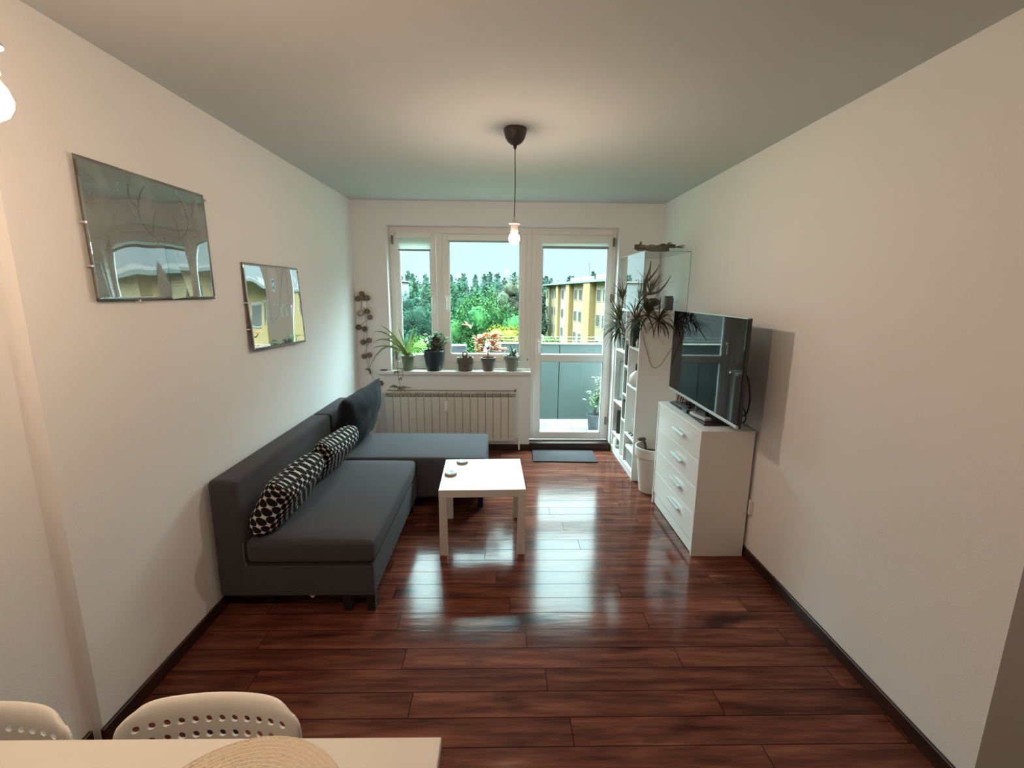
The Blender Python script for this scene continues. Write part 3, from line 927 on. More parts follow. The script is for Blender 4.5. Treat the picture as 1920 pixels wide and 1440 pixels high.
tag(obj('driftwood', bm, M_drift, smooth=True), 'gnarled grey driftwood lying on top of the glass cabinet', 'driftwood')

# things on the bookcase's shelves
def book(x0, y0, z0, d, th, h, col, lab, rot=0):
    t_ = thing('book', (x0, y0, z0), lab, 'book', 'books in the bookcase')
    c = mat('book_cover', srgb(*col)[:3], rough=.5)
    bm = bmesh.new()
    box(bm, x0, y0, z0 + .0003, x0 + d, y0 + .0022, z0 + h); box(bm, x0, y0 + th - .0022, z0 + .0003, x0 + d, y0 + th, z0 + h)
    box(bm, x0 - .001, y0, z0 + .0003, x0 + .002, y0 + th, z0 + h, bev=.0008, seg=1)
    obj('cover', bm, c, t_)
    obj('pages', B(x0 + .002, y0 + .0023, z0 + .004, x0 + d - .003, y0 + th - .0023, z0 + h - .004), M_paper, t_)
M_paper = mat('book_paper', (0.55, 0.52, 0.45), rough=.9)
book(1.182, 4.262, near[2], .17, .022, .235, (60, 66, 40), 'olive green book against the divider in the top near compartment')
book(1.182, 4.235, near[2], .18, .024, .250, (78, 62, 38), 'brown book second from the divider in the top near compartment')
book(1.182, 4.210, near[2], .16, .022, .215, (40, 52, 44), 'dark green book third from the divider in the top near compartment')
book(1.192, 4.655, far[0], .19, .024, .245, (22, 20, 20), 'black book standing in the far compartment below the grey framed picture')
book(1.20, 4.684, far[0], .18, .018, .22, (58, 58, 62), 'grey book just behind the black one in the far compartment')
book(1.180, 4.398, mid[0], .15, .026, .185, (50, 48, 44), 'dark book in the lowest open slot of the narrow middle column')
book(1.180, 4.372, mid[0], .15, .022, .165, (96, 94, 84), 'grey book beside the dark one in the narrow middle column')
book(1.180, 4.394, mid[1], .15, .030, .215, (105, 96, 80), 'tan book in the second slot of the narrow middle column')
book(1.180, 4.366, mid[1], .14, .024, .190, (62, 68, 60), 'grey green book beside the tan one in the middle column')
book(1.180, 4.400, mid[2], .15, .024, .19, (52, 42, 36), 'dark brown book in the third slot of the narrow middle column')
book(1.180, 4.374, mid[2], .15, .022, .20, (30, 34, 34), 'near black book beside the brown one in the third middle slot')
# grey framed picture in the tall far compartment
t_ = thing('picture_frame', (1.30, 4.71, far[1]), 'grey framed picture leaning in the tall far compartment', 'picture frame')
obj('frame', B(1.190, 4.700, far[1] + .0005, 1.45, 4.718, far[1] + .42, bev=.003), mat('grey_frame', (0.22, 0.23, 0.22), rough=.5), t_)
obj('print', B(1.212, 4.698, far[1] + .022, 1.428, 4.6995, far[1] + .398), mat('pale_print', (0.42, 0.44, 0.42), rough=.6), t_)
# teal globe vase
bm = bmesh.new(); lathe(bm, 1.225, 4.03, [(0.018, near[2] + .0005), (0.038, near[2] + .015), (0.047, near[2] + .045), (0.038, near[2] + .078), (0.016, near[2] + .092), (0.019, near[2] + .10), (0.014, near[2] + .10), (0.010, near[2] + .085)], 24)
tag(obj('round_vase', bm, mat('teal_glaze', srgb(48, 92, 104)[:3], rough=.2), smooth=True), 'small round teal vase in the top near compartment', 'vase')
bm = bmesh.new(); lathe(bm, 1.205, 4.14, [(0.012, near[2] + .0005), (0.014, near[2] + .05), (0.006, near[2] + .06), (0.006, near[2] + .075), (0, near[2] + .076)], 16)
tag(obj('small_bottle', bm, mat('white_bottle', (.7, .68, .62), rough=.4), smooth=True), 'tiny white bottle beside the teal vase', 'bottle')
# round pale jug with dark spout handle
zj = near[1]
t_ = thing('round_jug', (1.222, 4.15, zj), 'round white jug with a dark pump top in the middle near compartment', 'jug')
bm = bmesh.new(); lathe(bm, 1.222, 4.15, [(0.040, zj + .0005), (0.062, zj + .015), (0.072, zj + .055), (0.064, zj + .095), (0.040, zj + .122), (0.018, zj + .132), (0.017, zj + .145), (0, zj + .145)], 28)
obj('body', bm, mat('milky_jug_glass', (.66, .63, .60), rough=.18), t_, smooth=True)
bm = bmesh.new()
tube(bm, [(1.222, 4.15, zj + .145), (1.222, 4.15, zj + .20)], 0.018, 12)
tube(bm, catmull([(1.222, 4.15, zj + .205), (1.215, 4.09, zj + .214), (1.21, 4.02, zj + .208)]), 0.012, 8)
obj('pump_top', bm, M_black, t_)
# trinkets on a lower shelf
zt = near[0]
M_trin = [mat('green_trinket', (0.05, 0.09, 0.05), rough=.5), mat('black_trinket', (0.03, 0.03, 0.03), rough=.5), mat('grey_trinket', (0.25, 0.25, 0.22), rough=.5)]
for k, (x, y, w_, lab) in enumerate(((1.20, 4.20, .018, 'small green pebble at the far side of the trinket shelf'), (1.21, 4.13, .024, 'black pebble in the middle of the trinket shelf'), (1.20, 4.055, .020, 'grey pebble at the near side of the trinket shelf'), (1.26, 4.10, .026, 'dark pebble at the back of the trinket shelf'))):
    bm = bmesh.new(); ball(bm, (x, y, zt + w_ * .45), w_, 2, (1.2, 1.4, .45))
    for v in bm.verts: v.co.z = max(v.co.z, zt + .0005)
    tag(obj('pebble', bm, M_trin[k % 3], smooth=True), lab, 'pebble', 'pebbles on the bookcase shelf')
# lidded box
t_ = thing('storage_box', (1.29, 4.13, 0.082), 'grey storage box with a white lid in the bottom near compartment', 'box')
obj('box_body', B(1.19, 3.99, 0.0825, 1.42, 4.26, 0.225, bev=.003), mat('grey_green_box', (0.24, 0.26, 0.24), rough=.6), t_)
obj('lid', B(1.183, 3.984, 0.222, 1.428, 4.268, 0.252, bev=.004), M_whiteshelf, t_)
# round glass jar at the far bottom
t_ = thing('round_jar', (1.235, 4.66, 0.082), 'round clear glass jar lying in the bottom far compartment', 'jar')
bm = bmesh.new(); Mj = Matrix.Translation((1.235, 4.66, 0.139)) @ Matrix.Rotation(-PI / 2, 4, 'Y')
lathe(bm, 0, 0, [(0.030, -.07), (0.052, -.055), (0.056, -.02), (0.056, .035), (0.046, .045)], 28, M=Mj)
obj('body', bm, pane_glass('jar_glass', (.85, .92, .9), 2.0), t_, smooth=True)
bm = bmesh.new(); lathe(bm, 0, 0, [(0.046, .045), (0.050, .047), (0.050, .062), (0, .062)], 28, M=Mj)
obj('lid', bm, M_whiteshelf, t_)

# ================================================================ spiky plants spilling out of the bookcase
M_dleaf = mat('dark_olive_leaf', (0.105, 0.120, 0.065), rough=0.6, spec=.15, col2=(0.10, 0.10, 0.045), noise_scale=6)
M_bleaf = mat('brownish_leaf', (0.115, 0.085, 0.05), rough=0.6, spec=.15, col2=(0.045, 0.05, 0.028), noise_scale=6)
M_gpot = mat('dark_green_pot', (0.03, 0.04, 0.032), rough=.4)
M_stem = mat('brown_stem', (0.08, 0.05, 0.03), rough=.8)
def rosette(bm, c, n_, L0, L1, wid, spread=(0, 2 * PI), rise=(0.2, 1.2), droop=0.6):
    c = Vector(c)
    for i in range(n_):
        a = random.uniform(*spread)
        e = random.uniform(*rise)
        L_ = random.uniform(L0, L1)
        d = Vector((math.cos(a) * math.cos(e), math.sin(a) * math.cos(e), math.sin(e)))
        pts = []
        p = c + Vector((0, 0, random.uniform(-.02, .03)))
        st = L_ / 9
        for k in range(10):
            pts.append(p.copy())
            p = p + d * st
            d = (d + Vector((0, 0, -droop * st * 5.5 * (0.5 + k * .1)))).normalized()
        blade(bm, pts, wid * random.uniform(.7, 1.1))
sp1 = thing('spiky_plant', (1.13, 4.40, 1.36), 'dark spiky-leaved plant trailing over the far front of the bookcase', 'plant')
# pot stands in the upper far compartment
z_ = far[2]
sp1.location = (1.225, 4.60, z_)
bm = bmesh.new(); lathe(bm, 1.245, 4.60, [(0.045, z_ + .0005), (0.062, z_ + .10), (0.066, z_ + .115), (0.060, z_ + .115), (0.056, z_ + .10), (0, z_ + .10)], 24)
obj('pot', bm, M_gpot, sp1)
bm = bmesh.new()
tube(bm, catmull([(1.245, 4.60, z_ + .09), (1.215, 4.56, z_ + .16), (1.14, 4.50, z_ + .23), (1.105, 4.42, z_ + .27)]), 0.008, 8)
tube(bm, catmull([(1.245, 4.60, z_ + .09), (1.20, 4.60, z_ + .15), (1.13, 4.56, z_ + .17)]), 0.006, 8)
tube(bm, catmull([(1.215, 4.56, z_ + .16), (1.13, 4.44, z_ + .30), (1.10, 4.35, z_ + .42), (1.095, 4.30, z_ + .50)]), 0.006, 8)
obj('stem', bm, M_stem, sp1)
bm = bmesh.new()
SPR = (PI * 0.62, PI * 1.50)
rosette(bm, (1.105, 4.42, z_ + .27), 100, 0.16, 0.33, 0.0056, spread=(PI * .55, PI * 1.52), rise=(-.4, 1.3), droop=.75)
rosette(bm, (1.12, 4.50, z_ + .21), 66, 0.14, 0.29, 0.0056, spread=(PI * .62, PI * 1.5), rise=(-.6, .8), droop=.9)
rosette(bm, (1.095, 4.30, z_ + .50), 30, 0.14, 0.26, 0.005, spread=(PI * .5, PI * 1.5), rise=(.1, 1.3), droop=.5)
for v in bm.verts:
    if v.co.y > YB - .012: v.co.y = YB - .012
obj('foliage', bm, M_dleaf, sp1)
sp2 = thing('spiky_plant', (1.225, 4.06, near[2]), 'brownish spiky-leaved plant hanging over the near side of the bookcase beside the television', 'plant')
zp = near[2]
bm = bmesh.new(); lathe(bm, 1.345, 4.07, [(0.040, zp + .0005), (0.055, zp + .09), (0.059, zp + .105), (0.053, zp + .105), (0.05, zp + .09), (0, zp + .09)], 24)
sp2.location = (1.345, 4.07, zp)
obj('pot', bm, M_gpot, sp2)
bm = bmesh.new()
tube(bm, catmull([(1.345, 4.07, zp + .085), (1.26, 4.06, zp + .16), (1.145, 4.02, zp + .22), (1.13, 3.93, zp + .27), (1.18, 3.875, zp + .30), (1.24, 3.85, zp + .28), (1.30, 3.84, zp + .24)]), 0.006, 8)
tube(bm, catmull([(1.145, 4.02, zp + .22), (1.125, 3.99, zp + .33), (1.15, 3.90, zp + .43), (1.20, 3.86, zp + .48)]), 0.006, 8)
obj('stem', bm, M_stem, sp2)
bm = bmesh.new()
rosette(bm, (1.20, 3.865, zp + .30), 58, 0.13, 0.29, 0.0056, spread=(-PI * .98, -0.02), rise=(-.5, 1.2), droop=.9)
rosette(bm, (1.285, 3.845, zp + .26), 70, 0.13, 0.28, 0.0056, spread=(-PI * .98, -0.02), rise=(-.6, 1.1), droop=.9)
rosette(bm, (1.20, 3.86, zp + .48), 34, 0.12, 0.24, 0.005, spread=(-PI * .98, -0.02), rise=(.0, 1.3), droop=.7)
rosette(bm, (1.128, 3.95, zp + .25), 46, 0.13, 0.28, 0.0056, spread=(PI * .7, PI * 1.6), rise=(-.5, 1.2), droop=.8)
for v in bm.verts:
    if v.co.x > XR - .012: v.co.x = XR - .012
    if v.co.x > 1.315 and v.co.y < 3.715: v.co.y = 3.715 + .1 * (v.co.y - 3.5) * 0
obj('foliage', bm, M_bleaf, sp2)
# brown aerial runner hanging in a loop
bm = bmesh.new()
tube(bm, catmull([(1.152, 3.935, 1.50), (1.160, 3.935, 1.42), (1.185, 3.935, 1.32), (1.225, 3.93, 1.20), (1.262, 3.925, 1.085), (1.30, 3.92, 1.045), (1.345, 3.91, 1.07), (1.385, 3.90, 1.14), (1.43, 3.90, 1.22), (1.48, 3.90, 1.28), (1.54, 3.91, 1.31)]), 0.0022, 6)
obj('runner', bm, M_stem, sp2)

# tall white floor pot
M_potw = mat('matt_white_pot', (0.66, 0.62, 0.57), rough=.5)
fp = thing('floor_pot', (1.262, 3.735, 0), 'tall white planter pot on the floor between dresser and bookcase', 'plant pot')
fx, fy = 1.268, 3.745
bm = bmesh.new(); lathe(bm, fx, fy, [(0.082, 0.0), (0.088, 0.01), (0.122, 0.32), (0.137, 0.325), (0.141, 0.398), (0.139, 0.404), (0.131, 0.404), (0.124, 0.33), (0.118, 0.33)], 40)
obj('pot', bm, M_potw, fp, smooth=False)
bm = bmesh.new(); lathe(bm, fx, fy, [(0.126, 0.335), (0.06, 0.345), (0, 0.35)], 24, cap_bottom=True)
obj('soil', bm, M_soil, fp)
bm = bmesh.new()
tube(bm, catmull([(fx - .03, fy + .06, .34), (fx - .035, fy + .09, .40), (fx - .05, fy + .115, .43), (fx - .07, fy + .125, .425)]), [0.012] * 19, 8)
ball(bm, (fx - .055, fy + .12, .427), .026, 2, (1.5, .8, .7))
obj('dry_root', bm, M_stem, fp)
bm = bmesh.new()
tube(bm, catmull([(fx + .02, fy - .06, .345), (fx + .035, fy - .055, .375), (fx + .05, fy - .05, .345)]), 0.006, 6)
obj('dry_twig', bm, M_stem, fp)

# door mat
bm = bmesh.new()
box(bm, -0.325, -0.175, 0.0005, 0.325, 0.175, 0.013, bev=0.006, M=Matrix.Translation((0.640, 4.595, 0)) @ Matrix.Rotation(-0.03, 4, 'Z'))
tag(obj('door_mat', bm, mat('grey_felt_mat', (0.052, 0.045, 0.050), rough=1, noise_amt=.3, noise_scale=200, bump=.8, bump_scale=260)), 'dark grey mat on the floor in front of the balcony door', 'mat')

# ================================================================ pictures on the left wall
def poster_material(name, kind, flat=None):
    m = bpy.data.materials.new(name)
    m.use_nodes = True
    n = m.node_tree
    p = n.nodes['Principled BSDF']
    L = n.links.new
    tcn = n.nodes.new('ShaderNodeTexCoord')
    nz = n.nodes.new('ShaderNodeTexNoise'); nz.inputs['Scale'].default_value = 5.0; nz.inputs['Detail'].default_value = 5
    L(tcn.outputs['Object'], nz.inputs['Vector'])
    cr = n.nodes.new('ShaderNodeValToRGB')
    e = cr.color_ramp.elements
    e[0].position = 0.3; e[0].color = srgb(44, 46, 42)
    e[1].position = 0.75; e[1].color = srgb(128, 132, 120)
    L(nz.outputs['Fac'], cr.inputs[0])
    if flat:
        p.inputs['Base Color'].default_value = (*flat, 1)
    else:
        L(cr.outputs[0], p.inputs['Base Color'])
    p.inputs['Roughness'].default_value = 0.30
    gl = n.nodes.new('ShaderNodeBsdfGlossy'); gl.inputs['Roughness'].default_value = 0.015; gl.inputs['Color'].default_value = (.95, .97, .98, 1)
    mx = n.nodes.new('ShaderNodeMixShader'); mx.inputs[0].default_value = 0.34 if kind == 0 else 0.62
    L(p.outputs[0], mx.inputs[1]); L(gl.outputs[0], mx.inputs[2]); L(mx.outputs[0], n.nodes['Material Output'].inputs[0])
    return m
M_posteredge = mat('dark_board_edge', (.05, .045, .04), rough=.8)
def poster(y0, z0, w_, h_, kind, lab, amp, skew=0):
    amp *= .45
    t_ = thing('poster', (XL, y0 + w_ / 2, z0), lab, 'picture')
    bm = bmesh.new()
    n_, k_ = 40, 30
    rows = {}
    for side in (0, 1):
        for i in range(n_ + 1):
            for j in range(k_ + 1):
                u, v = i / n_, j / k_
                y = y0 + w_ * u
                z = z0 + h_ * v + skew * (1 - v) * u
                wob = amp * (noise.noise(Vector((u * 2.6 + kind * 5, v * 1.3, kind * 3.1))) + .12 * noise.noise(Vector((u * 5 + 9, v * 2, kind))))
                fr = 0.006 + wob + amp * 1.2 + (0.020 if kind else 0.006) * (1 - v)
                rows[(side, i, j)] = bm.verts.new((XL + max(.004, fr) - (0.002 if side else 0), y, z))
    for i in range(n_):
        for j in range(k_):
            bm.faces.new((rows[(0, i, j)], rows[(0, i + 1, j)], rows[(0, i + 1, j + 1)], rows[(0, i, j + 1)]))
            bm.faces.new((rows[(1, i, j)], rows[(1, i, j + 1)], rows[(1, i + 1, j + 1)], rows[(1, i + 1, j)]))
    for i in range(n_):
        for j in (0, k_):
            q4 = (rows[(0, i, j)], rows[(1, i, j)], rows[(1, i + 1, j)], rows[(0, i + 1, j)])
            bm.faces.new(q4 if j == 0 else q4[::-1])
    for j in range(k_):
        for i in (0, n_):
            q4 = (rows[(0, i, j)], rows[(0, i, j + 1)], rows[(1, i, j + 1)], rows[(1, i, j)])
            bm.faces.new(q4 if i == 0 else q4[::-1])
    bm.normal_update()
    for f in bm.faces:
        f.smooth = True
        if f.normal.x < .6:
            f.material_index = 1
            f.smooth = False
    obj('sheet', bm, [poster_material('glossy_print_%d' % kind, kind), M_posteredge], t_)
    for (a, b_) in ((0, .55), (.28, 0), (.98, .02), (0, .25), (1, .95)):
        bm = bmesh.new()
        box(bm, XL, y0 + w_ * a - .004, z0 + h_ * b_ - .004, XL + .024, y0 + w_ * a + .004, z0 + h_ * b_ + .004, bev=.001, seg=1)
        obj('clip', bm, M_chrome, t_)
    return t_
pA = poster(1.742, 1.624, 0.708, 0.50, 0, 'larger dark glossy stag print, nearer the camera on the left wall', 0.010)
pB = poster(2.742, 1.318, 0.720, 0.506, 1, 'mirror-bright glossy print further along the left wall', 0.012, skew=-0.02)
# the stag drawn on the first print: antlers, head and neck as thin ink shapes
M_ink = poster_material('stag_ink', 0, (0.014, 0.014, 0.012))
M_inkpale = poster_material('pale_ink', 0, (0.16, 0.17, 0.16))
bm = bmesh.new()
def ink(pts, w0, w1, yo=1.742, zo=1.624):
    pts = catmull([(0, a, b_) for a, b_ in pts], 5)
    n_ = len(pts)
    rws = []
    for i, p in enumerate(pts):
        t2 = (pts[min(i + 1, n_ - 1)] - pts[max(i - 1, 0)]).normalized()
        s2 = Vector((0, -t2.z, t2.y)) * (w0 + (w1 - w0) * i / (n_ - 1))
        row_ = []
        for sg in (-1, 1):
            y, z = p.y + s2.y * sg, min(.498, max(.002, p.z + s2.z * sg))
            u, v = y / .708, z / .5
            wob = .0045 * (noise.noise(Vector((u * 2.6, v * 1.3, 0))) + .12 * noise.noise(Vector((u * 5 + 9, v * 2, 0))))
            row_.append(bm.verts.new((XL + .006 + wob + .0045 * 1.2 + .006 * (1 - v) + .0006, yo + y, zo + z)))
        rws.append(row_)
    for a, b_ in zip(rws, rws[1:]):
        bm.faces.new((a[0], b_[0], b_[1], a[1]))
for sg in (-1, 1):
    c = .42
    ink([(c + sg * .03, .25), (c + sg * .10, .28), (c + sg * .15, .34), (c + sg * .13, .42), (c + sg * .10, .46)], .006, .002)
    ink([(c + sg * .13, .31), (c + sg * .18, .33), (c + sg * .21, .38)], .004, .0015)
    ink([(c + sg * .15, .36), (c + sg * .19, .40), (c + sg * .19, .45)], .004, .0015)
    ink([(c + sg * .08, .27), (c + sg * .07, .33), (c + sg * .05, .37)], .004, .0015)
ink([(.42, .27), (.42, .20), (.43, .13)], .022, .03)
ink([(.43, .14), (.445, .07), (.455, .004)], .034, .06)
ink([(.36, .24), (.42, .235), (.48, .25)], .007, .005)
obj('stag_drawing', bm, M_ink, pA)
bm = bmesh.new()
ink([(.47, .20), (.53, .21), (.59, .225)], .012, .004)
obj('pale_marks', bm, M_inkpale, pA)

# ================================================================ hanging bulbs
M_cup = mat('dark_canopy', (0.045, 0.038, 0.036), rough=.45)
M_cord = mat('pendant_cord', (0.10, 0.09, 0.085), rough=.6)
M_socket = mat('white_socket', (0.62, 0.60, 0.57), rough=.4)
M_bulbs = {k: mat('glowing_bulb', (1, .9, .75), rough=.3, emit=v[1], emit_s=v[0]) for k, v in BULBS.items()}
def pendant(x, y, lab, side=''):
    t_ = thing('pendant_lamp', (x, y, 1.93), lab, 'lamp', 'bare bulb pendants')
    bm = bmesh.new()
    lathe(bm, x, y, [(0.004, 2.432), (0.007, 2.434), (0.011, 2.452), (0.024, 2.456), (0.040, 2.468), (0.053, 2.488), (0.060, 2.512), (0.063, 2.531), (0.060, H - .0005), (0, H - .0005)], 32, cap_bottom=True)
    obj('canopy', bm, M_cup, t_, smooth=True)
    bm = bmesh.new(); tube(bm, [(x, y, 2.435), (x + .003, y, 2.25), (x, y, 2.07)], 0.0028, 8)
    obj('cord', bm, M_cord, t_)
    bm = bmesh.new()
    lathe(bm, x, y, [(0.004, 2.082), (0.007, 2.066), (0.013, 2.058), (0.029, 2.049), (0.030, 2.044), (0.020, 2.042), (0.021, 2.005), (0.017, 2.002), (0, 2.002)], 24)
    obj('socket', bm, M_socket, t_)
    bm = bmesh.new()
    lathe(bm, x, y, [(0.0, 1.932), (0.012, 1.934), (0.023, 1.942), (0.030, 1.956), (0.031, 1.968), (0.026, 1.984), (0.016, 1.998), (0.013, 2.004), (0, 2.005)], 24)
    b_ = obj('bulb', bm, M_bulbs[side], t_, smooth=True)
    return t_
pendant(0.061, 2.728, 'bare glowing bulb pendant in the middle of the room before the window', 'window_end')
pendant(-0.820, 0.828, 'bare glowing bulb pendant over the white dining table, cut by the left picture edge', 'dining_end')

# ================================================================ string lights in the corner by the window
sl = thing('string_lights', (-1.38, 4.78, 0.9), 'string of brown and white yarn ball lights hanging in the left corner by the window', 'string lights')
M_yb = mat('brown_yarn_ball', (0.12, 0.085, 0.06), rough=.9, bump=1, bump_scale=90, col2=(0.24, 0.18, 0.13), noise_scale=50)
M_yl = mat('taupe_yarn_ball', (0.26, 0.20, 0.155), rough=.9, bump=1, bump_scale=90, col2=(0.17, 0.13, 0.10), noise_scale=50)
M_yw = mat('white_yarn_ball', (0.5, 0.45, 0.4), rough=.9, bump=1, bump_scale=90)
balls = [(-1.450, 1.594, 1), (-1.404, 1.600, 1), (-1.358, 1.600, 1), (-1.410, 1.640, 0), (-1.430, 1.450, 2), (-1.365, 1.468, 0), (-1.342, 1.410, 1),
         (-1.458, 1.310, 0), (-1.398, 1.292, 0), (-1.423, 1.158, 0), (-1.362, 1.176, 1), (-1.420, 1.012, 1), (-1.364, 1.026, 1), (-1.262, 0.732, 0)]
for (x, z, k) in balls:
    bm = bmesh.new(); ball(bm, (x, YB - .032, z), 0.0285 if k != 2 else .034, 2)
    for v in bm.verts: v.co += v.co.normalized() * 0
    obj('yarn_ball', bm, (M_yb, M_yl, M_yw)[k], sl, smooth=True)
bm = bmesh.new()
pts = [(-1.404, YB - .02, 1.66)] + [(x, YB - .025, z) for (x, z, k) in balls[4:13]] + [(-1.375, YB - .03, .93), (-1.36, YB - .03, .86), (-1.34, YB - .03, .78), (-1.262, YB - .03, .732)]
tube(bm, catmull(pts, 4), 0.0016, 5)
tube(bm, catmull([(-1.40, YB - .02, 1.60), (-1.385, YB - .02, 1.3), (-1.40, YB - .02, 1.0), (-1.38, YB - .02, .86)], 5), 0.0014, 5)
obj('wire', bm, M_stem, sl)
bm = bmesh.new(); box(bm, -1.415, YB - .028, 1.505, -1.375, YB - .0005, 1.572, bev=.004)
obj('battery_box', bm, M_pvc, sl)
# crescent ornament
bm = bmesh.new()
pts = [(-1.395 + .03 * math.cos(a), YB - .03, .845 + .035 * math.sin(a)) for a in [PI * .75 - i * PI / 9 for i in range(10)]]
tube(bm, pts, [.002 + .010 * math.sin(PI * i / 9) for i in range(10)], 8)
obj('crescent', bm, M_yb, sl)
bm = bmesh.new(); tube(bm, [(-1.335, YB - .03, .752), (-1.33, YB - .03, .722)], [.006, .014], 8); obj('cone_charm', bm, M_yb, sl)

# small black connector and wire on the sill's left end
bm = bmesh.new(); tube(bm, [(-1.255, YB - .025, SZ + .008), (-1.195, YB - .022, SZ + .008)], [0.007, 0.0065], 8)
tube(bm, catmull([(-1.275, YB - .02, SZ + .006), (-1.255, YB - .025, SZ + .008)]), 0.002, 6)
tube(bm, catmull([(-1.195, YB - .022, SZ + .008), (-1.17, YB - .02, SZ + .004), (-1.16, YB + .02, SZ + .003)]), 0.002, 6)
tag(obj('cable_connector', bm, M_black), 'small black cable connector lying on the left end of the windowsill', 'cable')

# ================================================================ pots on the windowsill
YP = 4.828
def potlabel(name, x, prof, m, lab, segs=32, soil=None, y=YP):
    t_ = thing(name, (x, y, SZ), lab, 'plant', 'potted plants on the windowsill')
    bm = bmesh.new(); lathe(bm, x, y, [(r, SZ + z) for r, z in prof], segs)
    obj('pot', bm, m, t_)
    if soil:
        bm = bmesh.new(); lathe(bm, x, y, [(soil[0], SZ + soil[1]), (0, SZ + soil[1] + .004)], 20, cap_bottom=False)
        obj('soil', bm, M_soil, t_)
    return t_
M_greenpot = mat('sage_green_pot', srgb(104, 118, 96)[:3], rough=.45)
M_navypot = mat('dark_teal_pot', srgb(34, 46, 52)[:3], rough=.35)
M_brownpot = mat('dark_taupe_pot', srgb(92, 84, 76)[:3], rough=.5)
M_greypot = mat('warm_grey_pot', srgb(96, 92, 86)[:3], rough=.55)
M_sagegrey = mat('sage_grey_pot', srgb(122, 126, 112)[:3], rough=.55)

# 1 spider plant
x = -0.985
t_ = potlabel('spider_plant', x, [(0.045, 0.0), (0.050, 0.03), (0.064, 0.135), (0.072, 0.137), (0.074, 0.155), (0.068, 0.156), (0.062, 0.14)], M_greenpot, 'spider plant with arching leaves in a sage green pot, leftmost on the sill', soil=(.063, .14))
bm = bmesh.new()
base = Vector((x, YP, SZ + .145))
for tgt, lift in (((-1.225, 4.74, 1.325), .10), ((-1.295, 4.72, 1.265), .16), ((-1.30, 4.70, 1.16), .18), ((-1.31, 4.70, 1.10), .12), ((-1.36, 4.72, 0.90), .32), ((-1.18, 4.72, 1.19), .14), ((-1.14, 4.72, 1.23), .10), ((-1.13, 4.70, 1.12), .12), ((-.90, 4.78, 1.34), .05), ((-.86, 4.76, 1.26), .08), ((-1.06, 4.77, 1.30), .06), ((-.95, 4.74, 1.22), .08), ((-.80, 4.75, 1.05), .14), ((-1.08, 4.70, 1.00), .12), ((-.90, 4.71, .98), .10), ((-1.12, 4.72, 1.02), .14)):
    tg = Vector(tgt)
    midp = base.lerp(tg, .55) + Vector((0, 0, lift))
    blade(bm, bez([base + Vector((random.uniform(-.02, .02), random.uniform(-.02, .02), 0)), midp, tg], 12), 0.0085, fold=.3, up=Vector((0, -1, .35)))
obj('foliage', bm, leafy(mat('spider_leaf_green', srgb(92, 110, 70)[:3], rough=.45, col2=srgb(140, 150, 106)[:3], noise_scale=9), srgb(110, 130, 60), .2), t_)
bm = bmesh.new()
tube(bm, catmull([base, (-1.04, 4.74, 1.01), (-1.075, 4.728, .93), (-1.07, 4.725, .80), (-1.045, 4.715, .70)]), 0.0022, 6)
tube(bm, catmull([base, (-1.00, 4.735, 1.0), (-1.02, 4.725, .88), (-1.03, 4.72, .79)]), 0.002, 6)
for c in ((-1.045, 4.700, .69), (-1.03, 4.715, .79), (-1.075, 4.715, .86)):
    for i in range(14 if c[2] < .7 else 5):
        a = random.uniform(0, 2 * PI)
        L_ = random.uniform(.05, .13) if c[2] < .7 else .04
        d = Vector((math.cos(a), -abs(math.sin(a)) * .35, random.uniform(-.3, .6)))
        blade(bm, bez([c, Vector(c) + d * L_ * .6 + Vector((0, 0, .015)), Vector(c) + d * L_ - Vector((0, 0, .02))], 6), 0.006, fold=.3, up=Vector((0, -1, .35)))
obj('runner', bm, mat('spider_runner', srgb(120, 116, 78)[:3], rough=.6), t_)

# 2 jade like plant in the dark pot
x = -0.715
t_ = potlabel('jade_plant', x, [(0.070, 0.0), (0.078, 0.01), (0.103, 0.15), (0.108, 0.20), (0.103, 0.214), (0.098, 0.212), (0.096, 0.19)], M_navypot, 'bushy grey-leaved succulent in a big dark teal pot', soil=(.097, .19))
bm = bmesh.new(); bl = bmesh.new(); st = bmesh.new()
for i in range(36):
    a = random.uniform(0, 2 * PI)
    r = random.uniform(.0, .085)
    hgt = random.uniform(.05, .19)
    top = Vector((x + .022 + math.cos(a) * r * 1.75, YP + math.sin(a) * r * .55, SZ + .20 + hgt))
    b0 = Vector((x + math.cos(a) * r * .5, YP + math.sin(a) * r * .4, SZ + .19))
    pts = bez([b0, b0.lerp(top, .5) + Vector((0, 0, .02)), top], 6)
    tube(st, pts, 0.0035, 6)
    for k, p in enumerate(pts[1:]):
        for _ in range(3):
            b2 = random.uniform(0, 2 * PI)
            d = Vector((math.cos(b2), math.sin(b2) * .7, random.uniform(0, .9)))
            oval_leaf(bm if i % 3 else bl, p, d, random.uniform(.034, .050), .024)
for i in range(10):
    a = random.uniform(PI * .8, PI * 1.4)
    oval_leaf(bl, (x - .07 + random.uniform(-.03, .03), YP - .05, SZ + .21 + random.uniform(-.015, .02)), (math.cos(a), math.sin(a) * .5, .2), .035, .018)
obj('stem', st, M_stem, t_)
obj('pale_leaves', bm, leafy(mat('silver_succulent_leaf', srgb(190, 204, 186)[:3], rough=.4, col2=srgb(104, 130, 102)[:3], noise_scale=30), srgb(120, 150, 100), .2), t_, label='pale silvery leaves')
obj('dark_leaves', bl, mat('dark_succulent_leaf', srgb(58, 74, 58)[:3], rough=.4), t_)

